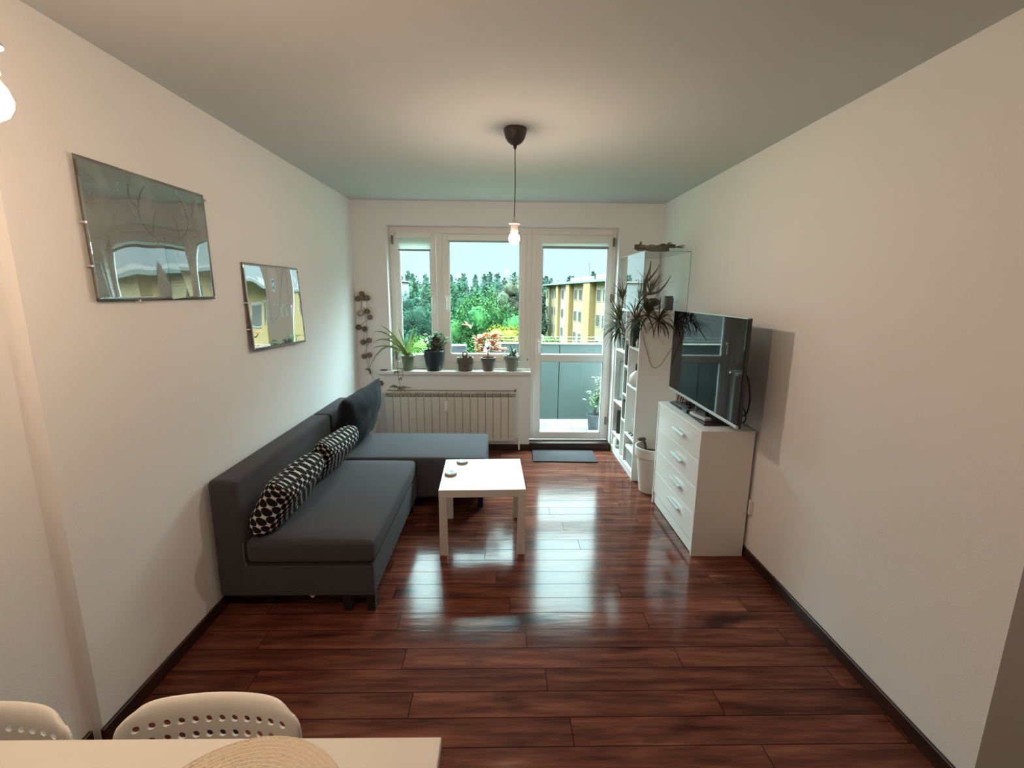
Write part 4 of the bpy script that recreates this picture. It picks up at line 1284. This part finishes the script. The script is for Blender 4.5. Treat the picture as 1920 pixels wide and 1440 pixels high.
# 3 basket pot with a ring handle
x = -0.388
t_ = potlabel('ring_handled_pot', x, [(0.066, 0.0), (0.072, 0.008), (0.078, 0.075), (0.088, 0.078), (0.089, 0.125), (0.086, 0.138), (0.080, 0.137), (0.078, 0.11)], M_brownpot, 'low dark pot with a ring handle, third pot from the left on the sill', soil=(.079, .11))
bm = bmesh.new()
cy, cz = YP - .062, SZ + .185
tube(bm, [(x + .022 * math.cos(a), cy, cz + .022 * math.sin(a)) for a in [i * 2 * PI / 20 for i in range(21)]], 0.007, 8, cap=False)
box(bm, x - .028, cy - .006, SZ + .10, x + .028, cy + .006, cz - .014, bev=.005)
obj('ring_handle', bm, M_brownpot, t_)
bm = bmesh.new()
for i in range(16):
    a = random.uniform(0, 2 * PI)
    oval_leaf(bm, (x + .055 * math.cos(a), YP + .05 * math.sin(a), SZ + .125), (math.cos(a), math.sin(a), .8), .022, .014)
obj('leaves', bm, mat('olive_dark_leaf', srgb(66, 72, 54)[:3], rough=.5), t_)

# 4 salmon-leaved plant
x = -0.152
t_ = potlabel('salmon_leaved_plant', x, [(0.050, 0.0), (0.054, 0.01), (0.066, 0.10), (0.076, 0.102), (0.080, 0.138), (0.074, 0.139), (0.070, 0.115)], M_greypot, 'salmon pink leafed plant on a thin trunk in a grey pot', soil=(.071, .118))
st = bmesh.new(); bm = bmesh.new()
tube(st, catmull([(x, YP, SZ + .115), (x - .001, YP, SZ + .20), (x - .003, YP, SZ + .24)]), 0.006, 8)
tips = [(-.36, 1.335), (-.25, 1.16), (-.235, 1.11), (-.20, 1.22), (-.155, 1.235), (-.11, 1.22), (-.07, 1.245), (-.045, 1.20), (-.085, 1.14), (-.05, 1.10), (-.01, 1.09), (-.21, 1.17), (-.14, 1.17), (-.26, 1.20), (-.10, 1.10), (-.22, 1.08)]
for i, (tx, tz) in enumerate(tips):
    tp = Vector((tx, YP + random.uniform(-.05, .03) - (.02 if i == 0 else 0), tz))
    b0 = Vector((x - .002, YP, SZ + .23))
    tube(st, bez([b0, b0.lerp(tp, .5) + Vector((0, 0, -.02)), tp], 8), 0.0028, 6)
    for _ in range(9 if i == 0 else 15):
        a = random.uniform(0, 2 * PI)
        c = tp + Vector((random.uniform(-.015, .015), random.uniform(-.015, .015), random.uniform(-.03, .01))) if i else tp
        oval_leaf(bm, c, (math.cos(a), math.sin(a) * .6, random.uniform(-.2, .7)), random.uniform(.045, .068) if i else .07, .028)
obj('stem', st, M_stem, t_)
obj('leaves', bm, leafy(mat('salmon_leaf', srgb(216, 160, 134)[:3], rough=.5, col2=srgb(226, 196, 160)[:3], noise_scale=22), srgb(214, 140, 104), .3), t_)

# 5 small green plant in sage pot
x = 0.092
t_ = potlabel('small_leafy_plant', x, [(0.050, 0.0), (0.053, 0.01), (0.066, 0.11), (0.078, 0.112), (0.084, 0.155), (0.078, 0.156), (0.074, 0.13)], M_sagegrey, 'small dark leafy plant in a sage grey pot at the right end of the sill', soil=(.075, .13))
bm = bmesh.new()
for i in range(26):
    a = random.uniform(0, 2 * PI); e = random.uniform(.1, 1.2); L_ = random.uniform(.06, .15)
    c = Vector((x + random.uniform(-.03, .03), YP + random.uniform(-.03, .02), SZ + .14))
    d = Vector((math.cos(a) * math.cos(e) * 1.1, math.sin(a) * math.cos(e) * .6, math.sin(e)))
    blade(bm, bez([c, c + d * L_ * .7 + Vector((0, 0, .02)), c + d * L_], 7), 0.012, fold=.3)
blade(bm, bez([(x + .03, YP, SZ + .14), (x + .075, YP, SZ + .24), (x + .088, YP - .01, SZ + .33)], 8), .004)
obj('leaves', bm, mat('dark_green_leaf', srgb(58, 78, 58)[:3], rough=.45, col2=srgb(120, 142, 112)[:3], noise_scale=14), t_)
bm = bmesh.new()
for (dx_, dz_) in ((-.058, .158), (.06, .15)):
    ball(bm, (x + dx_, YP - .055, SZ + dz_), .012, 2)
obj('pebble', bm, mat('white_pebble', (.6, .6, .56), rough=.5), t_)

# ================================================================ dining table, chairs, placemat
dt = thing('dining_table', (-0.78, 0.42, 0), 'white dining table cut by the bottom edge of the picture', 'dining table')
M_tab = Matrix.Translation((-0.126, 0.832, 0)) @ Matrix.Rotation(-0.0035, 4, 'Z')
obj('tabletop', B(-1.30, -0.78, 0.715, 0, 0, 0.740, bev=0.002, seg=1, M=M_tab), M_dining, dt)
for x in (-1.26, -0.09):
    for y in (-0.74, -0.09):
        obj('leg', B(x, y, 0, x + .045, y + .045, 0.7145, bev=.002, seg=1, M=M_tab), M_dining, dt)
# woven placemat: concentric coils
bm = bmesh.new()
cx, cy, R_ = -0.478, 0.626, 0.212
prof = [(0.0, 0.7405)]
nr = 24
prof = []
for i in range(nr):
    r0 = R_ * (1 - i / nr)
    r1 = R_ * (1 - (i + .5) / nr)
    prof += [(r0, 0.7420 if i else 0.7402), (r1, 0.7450)]
lathe(bm, cx, cy, [(R_, .7402)] + [(r, z) for r, z in prof[1:]] + [(0.001, .7425)], 56, cap_bottom=True)
tag(obj('placemat', bm, mat('cream_woven_cotton', (0.80, 0.71, 0.57), rough=.95, bump=.6, bump_scale=160)), 'round cream woven placemat on the white dining table', 'placemat')

def chair_shell(W, Hh, nc, nr_, hole_r, M, margin=1, bend=0.05, lip=0.010, thick=0.006):
    """moulded panel with round perforations; local x across, z up, y depth"""
    bm = bmesh.new()
    K = 12
    cache = {}
    def V(s, t_, off=0.0):
        key = (round(s, 5), round(t_, 5), off)
        if key in cache:
            return cache[key]
        k = .30
        sx = s * math.sqrt(max(0, 1 - k * (t_ ** 8)))
        tz = t_ * math.sqrt(max(0, 1 - k * (s ** 8)))
        e = max(abs(s), abs(t_))
        y = bend * sx * sx + (lip * max(0, (e - .84) / .16) ** 1.6) + off
        cache[key] = bm.verts.new(M @ Vector((sx * W / 2, y, tz * Hh / 2)))
        return cache[key]
    for off, flip in ((0.0, False), (thick, True)):
        for i in range(nc):
            for j in range(nr_):
                s0, s1 = -1 + 2 * i / nc, -1 + 2 * (i + 1) / nc
                t0, t1 = -1 + 2 * j / nr_, -1 + 2 * (j + 1) / nr_
                hole = margin <= i < nc - margin and margin <= j < nr_ - margin
                outer = []
                for (a, b_) in ((s0, t0), (s1, t0), (s1, t1), (s0, t1)):
                    outer.append((a, b_))
                peri = []
                for q_ in range(4):
                    (a, b_), (c, d) = outer[q_], outer[(q_ + 1) % 4]
                    for m_ in range(3):
                        peri.append((a + (c - a) * m_ / 3, b_ + (d - b_) * m_ / 3))
                if not hole:
                    for gi in range(3):
                        for gj in range(3):
                            q0, q1 = s0 + (s1 - s0) * gi / 3, s0 + (s1 - s0) * (gi + 1) / 3
                            w0, w1 = t0 + (t1 - t0) * gj / 3, t0 + (t1 - t0) * (gj + 1) / 3
                            f = [V(q0, w0, off), V(q1, w0, off), V(q1, w1, off), V(q0, w1, off)]
                            if flip: f = f[::-1]
                            bm.faces.new(f).smooth = True
                    continue
                sc, tc_ = (s0 + s1) / 2, (t0 + t1) / 2
                inner = []
                for m_ in range(12):
                    ang = -3 * PI / 4 + 2 * PI * m_ / 12
                    inner.append((sc + hole_r / (W / 2) * math.cos(ang), tc_ + hole_r / (Hh / 2) * math.sin(ang)))
                for m_ in range(12):
                    f = [V(*peri[m_], off), V(*peri[(m_ + 1) % 12], off), V(*inner[(m_ + 1) % 12], off), V(*inner[m_], off)]
                    if flip: f = f[::-1]
                    bm.faces.new(f)
                if not flip:
                    for m_ in range(12):
                        bm.faces.new([V(*inner[m_], 0.0), V(*inner[(m_ + 1) % 12], 0.0), V(*inner[(m_ + 1) % 12], thick), V(*inner[m_], thick)])
    # rim
    n_ = 3
    for i in range(nc * 3):
        a, b_ = -1 + 2 * i / (nc * 3), -1 + 2 * (i + 1) / (nc * 3)
        for t_, fl in ((-1, 0), (1, 1)):
            f = [V(a, t_, 0.0), V(b_, t_, 0.0), V(b_, t_, thick), V(a, t_, thick)]
            bm.faces.new(f if fl else f[::-1])
    for j in range(nr_ * 3):
        a, b_ = -1 + 2 * j / (nr_ * 3), -1 + 2 * (j + 1) / (nr_ * 3)
        for s, fl in ((-1, 1), (1, 0)):
            f = [V(s, a, 0.0), V(s, b_, 0.0), V(s, b_, thick), V(s, a, thick)]
            bm.faces.new(f if fl else f[::-1])
    return bm
def dining_chair(x, y, yaw, lab):
    """the chair faces the table (towards -y)"""
    t_ = thing('dining_chair', (x, y, 0), lab, 'chair', 'perforated white dining chairs')
    Mc = Matrix.Translation((x, y, 0)) @ Matrix.Rotation(yaw, 4, 'Z')
    Mb = Mc @ Matrix.Translation((0, 0.02, 0.583)) @ Matrix.Rotation(-0.12, 4, 'X') @ Matrix.Diagonal((1, -1, 1, 1))
    bm = chair_shell(0.415, 0.325, 14, 9, 0.0085, Mb, bend=0.04, lip=-0.008)
    obj('backrest', bm, M_plastic, t_, smooth=False)
    Ms = Mc @ Matrix.Translation((0, -0.20, 0.425)) @ Matrix.Rotation(PI / 2, 4, 'X')
    bm = chair_shell(0.40, 0.40, 14, 13, 0.0075, Ms, bend=-0.012, lip=0.010)
    obj('seat', bm, M_plastic, t_, smooth=False)
    for sx in (-1, 1):
        bm = bmesh.new()
        pts = [(sx * .165, .032, .57), (sx * .175, .020, .48), (sx * .18, .015, .41), (sx * .195, .055, .01)]
        tube(bm, [Mc @ Vector(p) for p in catmull(pts, 4)], 0.009, 8)
        obj('leg', bm, M_chrome, t_)
        bm = bmesh.new()
        tube(bm, [Mc @ Vector(p) for p in [(sx * .17, -.36, .412), (sx * .19, -.40, .01)]], 0.009, 8)
        obj('leg', bm, M_chrome, t_)
    bm = bmesh.new()
    tube(bm, [Mc @ Vector(p) for p in [(-.175, -.05, .405), (.175, -.05, .405)]], 0.008, 8)
    tube(bm, [Mc @ Vector(p) for p in [(-.17, -.34, .405), (.17, -.34, .405)]], 0.008, 8)
    tube(bm, [Mc @ Vector(p) for p in [(-.175, .0, .405), (-.17, -.36, .405)]], 0.008, 8)
    tube(bm, [Mc @ Vector(p) for p in [(.175, .0, .405), (.17, -.36, .405)]], 0.008, 8)
    obj('frame', bm, M_chrome, t_)
dining_chair(-0.664, 0.900, 0.03, 'white perforated plastic chair pushed in at the far side of the dining table')
dining_chair(-1.158, 0.880, 0.02, 'white plastic chair nearest the left wall, mostly cut off by the picture corner')

# ================================================================ balcony
M_parapet = mat('grey_parapet_panel', srgb(58, 68, 66)[:3], rough=.55, noise_amt=.15, noise_scale=2.5)
M_cap = mat('pale_parapet_cap', (0.26, 0.26, 0.20), rough=.5)
M_tile = bpy.data.materials.new('pale_balcony_tile'); M_tile.use_nodes = True
_n = M_tile.node_tree; _b = _n.nodes.new('ShaderNodeTexBrick'); _t = _n.nodes.new('ShaderNodeTexCoord')
_b.offset = 0; _b.inputs['Scale'].default_value = 1; _b.inputs['Brick Width'].default_value = .33; _b.inputs['Row Height'].default_value = .33
_b.inputs['Mortar Size'].default_value = .004
_b.inputs['Color1'].default_value = (.17, .17, .17, 1); _b.inputs['Color2'].default_value = (.15, .15, .15, 1); _b.inputs['Mortar'].default_value = (.04, .04, .04, 1)
_n.links.new(_t.outputs['Object'], _b.inputs['Vector']); _n.links.new(_b.outputs[0], _n.nodes['Principled BSDF'].inputs['Base Color'])
_n.nodes['Principled BSDF'].inputs['Roughness'].default_value = .4
BZf = -0.04
struct(obj('balcony_floor', B(-0.16, YB + T, BZf - .15, 2.6, 6.08, BZf), M_tile))
YP2 = 5.99
t_ = thing('balcony_parapet', (1.0, YP2, BZf), 'grey panelled balcony parapet seen through the balcony door', 'parapet')
xx = -0.50
xs = [-0.16, 0.20, 0.735, 1.40, 2.0, 2.6]
for a, b_ in zip(xs, xs[1:]):
    obj('panel', B(a + .004, YP2, BZf, b_ - .004, YP2 + .05, 1.015, bev=.003), M_parapet, t_)
obj('panel', B(-0.21, 5.06, BZf, -0.16, YP2 + .05, 1.015, bev=.003), M_parapet, t_)
obj('back_board', B(-0.16, YP2 + .05, BZf, 2.6, YP2 + .07, 1.01), mat('dark_seam_board', (.05, .06, .06), rough=.8), t_)  # dark board behind the panels, showing through their joints
obj('cap', B(-0.21, YP2 - .01, 1.015, 2.6, YP2 + .08, 1.030, bev=.003), M_cap, t_)
obj('cap', B(-0.22, 5.06, 1.015, -0.15, YP2 - .01, 1.030, bev=.003), M_cap, t_)
obj('skirting', B(-0.16, YP2 - .015, BZf, 2.6, YP2, BZf + .055, bev=.002), M_whitelam, t_)
bm = bmesh.new()
for z in (1.065, 1.105):
    tube(bm, [(-0.19, YP2 + .04, z), (2.6, YP2 + .04, z)], 0.005, 8)
for x in (-.19, .2, .93, 1.7, 2.55):
    tube(bm, [(x, YP2 + .04, 1.02), (x, YP2 + .04, 1.108)], 0.005, 6)
obj('rail', bm, mat('galvanised_rail', (.14, .14, .12), rough=.4, metal=.5), t_)
# trough on the outer window ledge
struct(obj('trim_3', B(-1.19, YW + .09, 0.905, -0.225, 5.26, 0.925, bev=.003), mat('zinc_ledge', (.16, .16, .16), rough=.5)))
t_ = thing('trough_planter', (-0.50, 5.15, 0.925), 'blue grey trough planter with thin shoots on the ledge outside the middle window', 'planter')
obj('trough', B(-0.60, 5.07, 0.9255, -0.40, 5.23, 1.095, bev=.012), mat('blue_grey_trough', srgb(44, 50, 58)[:3], rough=.5), t_)
bm = bmesh.new()
for i in range(12):
    a = random.uniform(0, 2 * PI)
    c = Vector((-.57 + random.uniform(-.015, .02), 5.15 + random.uniform(-.03, .03), 1.09))
    blade(bm, bez([c, c + Vector((math.cos(a) * .01, math.sin(a) * .01, .05)), c + Vector((math.cos(a) * .03, math.sin(a) * .03, .10))], 5), .004)
obj('shoots', bm, mat('trough_shoot_green', srgb(50, 84, 56)[:3], rough=.5), t_)
# potted shrub on the balcony floor
bx, by = 1.165, 5.66
t_ = thing('balcony_shrub', (bx, by, BZf), 'leafy green shrub in a grey pot on the balcony floor at the right', 'plant')
bm = bmesh.new(); lathe(bm, bx, by, [(0.075, BZf), (0.10, BZf + .19), (0.108, BZf + .20), (0.108, BZf + .22), (0.098, BZf + .22), (0.095, BZf + .2)], 28)
obj('pot', bm, mat('blue_grey_balcony_pot', srgb(60, 66, 70)[:3], rough=.5), t_)
bm = bmesh.new(); st = bmesh.new()
for i in range(26):
    a = random.uniform(0, 2 * PI); hgt = random.uniform(.12, .50); r = random.uniform(.02, .15) * (1 - hgt * .8)
    p0_ = Vector((bx, by, BZf + .2)); p1_ = Vector((bx + math.cos(a) * r * 1.2, by + math.sin(a) * r, BZf + .2 + hgt))
    tube(st, bez([p0_, p0_.lerp(p1_, .5) + Vector((0, 0, .03)), p1_], 5), .0025, 5)
    for _ in range(9):
        b2 = random.uniform(0, 2 * PI)
        oval_leaf(bm, p0_.lerp(p1_, random.uniform(.35, 1.02)), (math.cos(b2), math.sin(b2), .4), random.uniform(.04, .06), .024)
obj('stem', st, M_stem, t_)
obj('leaves', bm, mat('fresh_shrub_leaf', srgb(84, 112, 78)[:3], rough=.5), t_)

# ================================================================ outside: ground, houses, trees
GZ0 = -11.0
M_grass = mat('lawn', srgb(46, 72, 38)[:3], rough=1, col2=srgb(36, 58, 34)[:3], noise_scale=.15)
gr = obj('lawn_ground', B(-160, 8, GZ0 - .5, 160, 260, GZ0), M_grass)
struct(gr)

# long yellow block of flats
yb_ = thing('apartment_building', (12, 55, GZ0), 'long pale yellow apartment block seen through the balcony door', 'building')
A = Vector((8.1, 84, 0)); Bv = Vector((13.6, 24, 0))
ud = (Bv - A).normalized(); nd = Vector((-ud.y, ud.x, 0))
if nd.x < 0: nd = -nd      # into the block (away from the balcony)
LBD = (Bv - A).length
def Mb_():
    return Matrix(((ud.x, nd.x, 0, A.x), (ud.y, nd.y, 0, A.y), (0, 0, 1, 0), (0, 0, 0, 1)))
RT = 2.95
cols = {'y': (.150, .090, .030), 'p': (.145, .098, .050), 'l': (.135, .096, .086), 'g': (.140, .108, .054), 'o': (.130, .076, .022)}
Mc_ = {k: mat('render_' + k, v, rough=.9) for k, v in cols.items()}
obj('wall', B(0, 0, GZ0, LBD, 11, RT, M=Mb_()), Mc_['p'], yb_)
segs_ = [(0, 3, 'g', -.5), (3, 10.5, 'p', -.1), (10.5, 12.3, 'y', -.9), (12.3, 18.3, 'l', -.5), (18.3, 20.5, 'o', -1.1), (20.5, 28, 'p', -.5), (28, 31, 'o', -1.2), (31, 38, 'g', -.5), (38, 41, 'y', -1.2), (41, 49, 'p', -.5), (49, 52, 'o', -1.2), (52, LBD, 'y', -.5)]
for a, b_, c, dpt in segs_:
    obj('bay', B(a, dpt, GZ0, b_ - .15, .02, RT - .12, M=Mb_()), Mc_[c], yb_)
M_wpane = mat('flat_window_dark', (0.042, 0.038, 0.038), rough=.3, spec=.3)
M_wfr = mat('flat_window_frame', (0.14, 0.115, 0.11), rough=.5)
for a, b_, c, dpt in segs_:
    wdt = b_ - a
    nw = 1 if wdt < 4 else 2 if wdt < 7 else 3
    if nw == 1 and c in 'oy': continue
    for f in range(5):
        z = RT - 2.25 - f * 2.75
        for k in range(nw):
            xc = a + wdt * (k + .5) / nw
            wo_ = obj('window', B(xc - .75, dpt - .05, z, xc + .75, dpt + .01, z + 1.45, M=Mb_()), M_wfr, yb_)
            obj('pane', B(xc - .62, dpt - .07, z + .12, xc + .62, dpt - .04, z + 1.32, M=Mb_()), M_wpane, wo_)
bm = bmesh.new(); box(bm, -.5, -1.3, RT - .12, LBD + .5, 11.5, RT + .08, M=Mb_())
obj('roof', bm, mat('roof_felt', (.05, .055, .055), rough=.8), yb_)
bm = bmesh.new(); box(bm, 0, .3, RT + .08, LBD, 10.8, RT + .32, M=Mb_())
obj('roof_parapet', bm, M_wfr, yb_)
for k, x in enumerate((7, 14.5, 21.5, 29, 38, 46)):
    obj('chimney', B(x, 2.2, RT + .3, x + 2.0, 3.4, RT + 1.05, M=Mb_()), M_wfr, yb_)
bm = bmesh.new()
for x in (16, 30, 31.2, 24, 41):
    p = Mb_() @ Vector((x, 2.8, 0))
    tube(bm, [(p.x, p.y, RT + .9), (p.x, p.y, RT + 2.9)], .03, 6)
    tube(bm, [(p.x - .5, p.y, RT + 2.5), (p.x + .5, p.y, RT + 2.6)], .03, 5)
    tube(bm, [(p.x - .35, p.y, RT + 2.8), (p.x + .35, p.y, RT + 2.85)], .03, 5)
obj('aerial', bm, M_cable, yb_)

# pale block with balconies far left
lb = thing('apartment_building', (-25, 88, GZ0), 'pale apartment block with stacked balconies at the left edge of the narrow window', 'building')
obj('wall', B(-33, 80, GZ0, -18.9, 96, 3.4), mat('white_render', srgb(86, 84, 84)[:3], rough=.9), lb)
obj('roof', B(-33.3, 79.7, 3.4, -18.6, 96.3, 3.6), M_wfr, lb)
for f in range(5):
    z = .6 - f * 2.75
    bl_ = obj('balcony', B(-18.9, 84 + f * .0, z - .15, -17.85, 89.5, z), M_wfr, lb)
    obj('balustrade', B(-17.98, 84, z, -17.88, 89.5, z + .95), mat('balcony_front', srgb(60, 74, 74)[:3] if f % 2 == 0 else (.2, .2, .2), rough=.7), bl_)
    wn_ = obj('window', B(-18.9, 81, z + .3, -18.84, 82.6, z + 1.7), M_wfr, lb)
    obj('pane', B(-18.86, 81.15, z + .42, -18.82, 82.45, z + 1.58), M_wpane, wn_)

def tree(name, x, y, top, rad, depth, leafc, leafc2, lab, cat='tree', group=None, shape='round', n_=520, leaf=.42, trunkr=.18):
    t_ = thing(name, (x, y, GZ0), lab, cat, group)
    rnd = random.Random(int(x * 71 + y * 13))
    bm = bmesh.new()
    tube(bm, [(x, y, GZ0), (x + rad * .05, y, top - depth * .6), (x, y, top - depth * .2)], [trunkr * 1.4, trunkr, trunkr * .4], 8)
    for k in range(6):
        a = rnd.uniform(0, 2 * PI)
        z = top - depth * rnd.uniform(.45, .8)
        tube(bm, [(x, y, z), (x + math.cos(a) * rad * .5, y + math.sin(a) * rad * .5, z + depth * .2)], [trunkr * .5, trunkr * .15], 6)
    obj('trunk', bm, M_bark, t_)
    bm = bmesh.new()
    if shape == 'round':
        cl = []
        for k in range(13):
            a = rnd.uniform(0, 2 * PI); e = rnd.uniform(-.9, 1.2)
            r = rnd.uniform(.35, .72)
            cl.append((Vector((x + math.cos(a) * math.cos(e) * rad * r, y + math.sin(a) * math.cos(e) * rad * r, top - depth / 2 + math.sin(e) * depth / 2 * r)), rnd.uniform(.36, .5)))
        cl.append((Vector((x, y, top - depth * .3)), .58)); cl.append((Vector((x, y, top - depth * .55)), .62))
        for k in range(n_):
            c, s_ = cl[rnd.randrange(len(cl))]
            d = Vector((rnd.gauss(0, 1), rnd.gauss(0, 1), rnd.gauss(0, 1))).normalized()
            p = c + Vector((d.x * rad * s_, d.y * rad * s_, d.z * depth / 2 * s_)) * rnd.uniform(.72, 1.05)
            add_leaf(bm, p, (d + Vector((rnd.uniform(-1.6, 1.6), rnd.uniform(-1.6, 1.6), rnd.uniform(-1, 1.6)))).normalized(), leaf * rnd.uniform(.6, 1.3), rnd)
        for c, s_ in cl:      # branch mass inside the crown
            bb = bmesh.new()
            ball(bb, (0, 0, 0), 1, 3)
            vm = {}
            for v in bb.verts:
                q_ = c + Vector((v.co.x * rad, v.co.y * rad, v.co.z * depth / 2)) * s_ * .56 * (1 + .25 * noise.noise(v.co * 3 + c))
                vm[v] = bm.verts.new(q_)
            for f in bb.faces:
                bm.faces.new([vm[v] for v in f.verts]).smooth = True
            bb.free()
    else:
        for k in range(n_):
            f = rnd.random() ** .8
            rr = rad * (math.sqrt(f) * .95 + .06) * (0.85 + .15 * math.sin(f * 26))
            a = rnd.uniform(0, 2 * PI)
            p = Vector((x + math.cos(a) * rr * rnd.uniform(.4, 1), y + math.sin(a) * rr * rnd.uniform(.4, 1), top - f * depth + rnd.uniform(-.2, .2)))
            add_leaf(bm, p, Vector((math.cos(a), math.sin(a), rnd.uniform(-.2, 1))).normalized(), leaf * rnd.uniform(.6, 1.3), rnd)
        lathe(bm, x, y, [(rad * .7, top - depth), (rad * .62, top - depth * .6), (rad * .34, top - depth * .2), (.05, top)], 9)
    obj('crown', bm, (leaf_mat(leafc, leafc2)), t_)
def add_leaf(bm, p, nrm, s, rnd):
    a = nrm.orthogonal().normalized()
    a.rotate(Matrix.Rotation(rnd.uniform(0, 2 * PI), 3, nrm))
    b_ = nrm.cross(a)
    k = nrm * s * .15
    vs = [bm.verts.new(q) for q in (p - a * s * .5, p - b_ * s * .28 + k, p + a * s * .5, p + b_ * s * .28 + k)]
    bm.faces.new(vs)
_lm = {}
def leaf_mat(c, c2):
    if (c, c2) not in _lm:
        m = mat('tree_leaves', tuple(v * OUT_ALBEDO for v in srgb(*c)[:3]), rough=.9, spec=.05, col2=tuple(v * OUT_ALBEDO for v in srgb(*c2)[:3]), noise_scale=.9)
        n = m.node_tree
        p = n.nodes['Principled BSDF']
        ge = n.nodes.new('ShaderNodeNewGeometry')
        mr = n.nodes.new('ShaderNodeMapRange')
        mr.inputs['To Min'].default_value = 0.35
        mr.inputs['To Max'].default_value = 1.9
        n.links.new(ge.outputs['Random Per Island'], mr.inputs['Value'])
        mx = n.nodes.new('ShaderNodeMix'); mx.data_type = 'RGBA'; mx.blend_type = 'MULTIPLY'; mx.inputs[0].default_value = 1
        src = p.inputs['Base Color'].links[0].from_socket
        n.links.new(src, mx.inputs[6]); n.links.new(mr.outputs[0], mx.inputs[7])
        n.links.new(mx.outputs[2], p.inputs['Base Color'])
        _lm[(c, c2)] = m
    return _lm[(c, c2)]
M_bark = mat('tree_bark', (0.10, 0.08, 0.06), rough=1)
rr = random.Random(3)
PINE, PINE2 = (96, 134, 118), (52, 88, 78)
for k in range(34):
    x = -34 + k * 2.05 + rr.uniform(-.5, .5)
    y = (112, 119, 126)[k % 3] + rr.uniform(-1.5, 1.5)
    top = 5.4 + rr.uniform(-.7, 1.0)
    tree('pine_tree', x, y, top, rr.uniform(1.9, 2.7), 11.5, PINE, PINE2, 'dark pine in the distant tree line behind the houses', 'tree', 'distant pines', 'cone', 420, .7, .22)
for k in range(18):
    x = -31 + k * 3.6 + rr.uniform(-.6, .6)
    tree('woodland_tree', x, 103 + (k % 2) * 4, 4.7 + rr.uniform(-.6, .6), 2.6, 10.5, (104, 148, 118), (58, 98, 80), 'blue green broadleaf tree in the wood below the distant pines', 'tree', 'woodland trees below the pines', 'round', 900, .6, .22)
tree('leafy_tree', -1.3, 38, 2.05, 3.9, 8.6, (112, 178, 96), (40, 100, 62), 'large bright green leafy tree filling the middle window', n_=16000, leaf=.22)
tree('leafy_tree', -4.6, 52, 2.3, 3.0, 9.5, (96, 150, 104), (52, 104, 78), 'blue green tree left behind the large bright tree', n_=6000, leaf=.28)
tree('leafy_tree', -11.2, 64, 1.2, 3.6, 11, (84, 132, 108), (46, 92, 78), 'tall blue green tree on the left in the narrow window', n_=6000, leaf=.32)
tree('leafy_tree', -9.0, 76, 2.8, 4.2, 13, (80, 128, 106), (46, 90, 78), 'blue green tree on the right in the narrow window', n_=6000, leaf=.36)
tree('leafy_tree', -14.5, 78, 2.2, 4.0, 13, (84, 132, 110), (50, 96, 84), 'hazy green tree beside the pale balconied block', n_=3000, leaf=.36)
tree('bare_tree', 1.5, 82, 4.6, 3.9, 9.5, (150, 152, 128), (104, 118, 98), 'greyish brown thinly leaved tree behind the bright green one', n_=3000, leaf=.34)
tree('leafy_tree', 5.7, 80, 3.4, 2.8, 11, (110, 140, 116), (70, 104, 84), 'grey green tree beside the yellow block', n_=1000, leaf=.5)
tree('bright_bush', -6.0, 34, -1.5, 1.7, 3.2, (146, 196, 96), (96, 152, 66), 'bright lime green bush low in the narrow window', 'bush', n_=4000, leaf=.15, trunkr=.08)
tree('bright_bush', -7.6, 37, -2.6, 1.9, 3.2, (140, 190, 96), (90, 146, 66), 'lime green bush further left low in the narrow window', 'bush', n_=4000, leaf=.15, trunkr=.08)
tree('bright_bush', -3.35, 33, -1.9, 1.3, 3.0, (140, 192, 92), (84, 150, 66), 'lime green bush at the lower left of the middle window', 'bush', n_=800, leaf=.24, trunkr=.08)
tree('golden_bush', 0.35, 27, -0.15, 1.7, 2.3, (206, 204, 82), (150, 160, 60), 'yellow green bush at the lower right of the middle window', 'bush', n_=5500, leaf=.12, trunkr=.08)
tree('leafy_tree', 6.1, 58, -3.6, 2.0, 3.2, (150, 186, 96), (100, 150, 70), 'low light green tree at the foot of the yellow block', n_=600, leaf=.35, trunkr=.1)
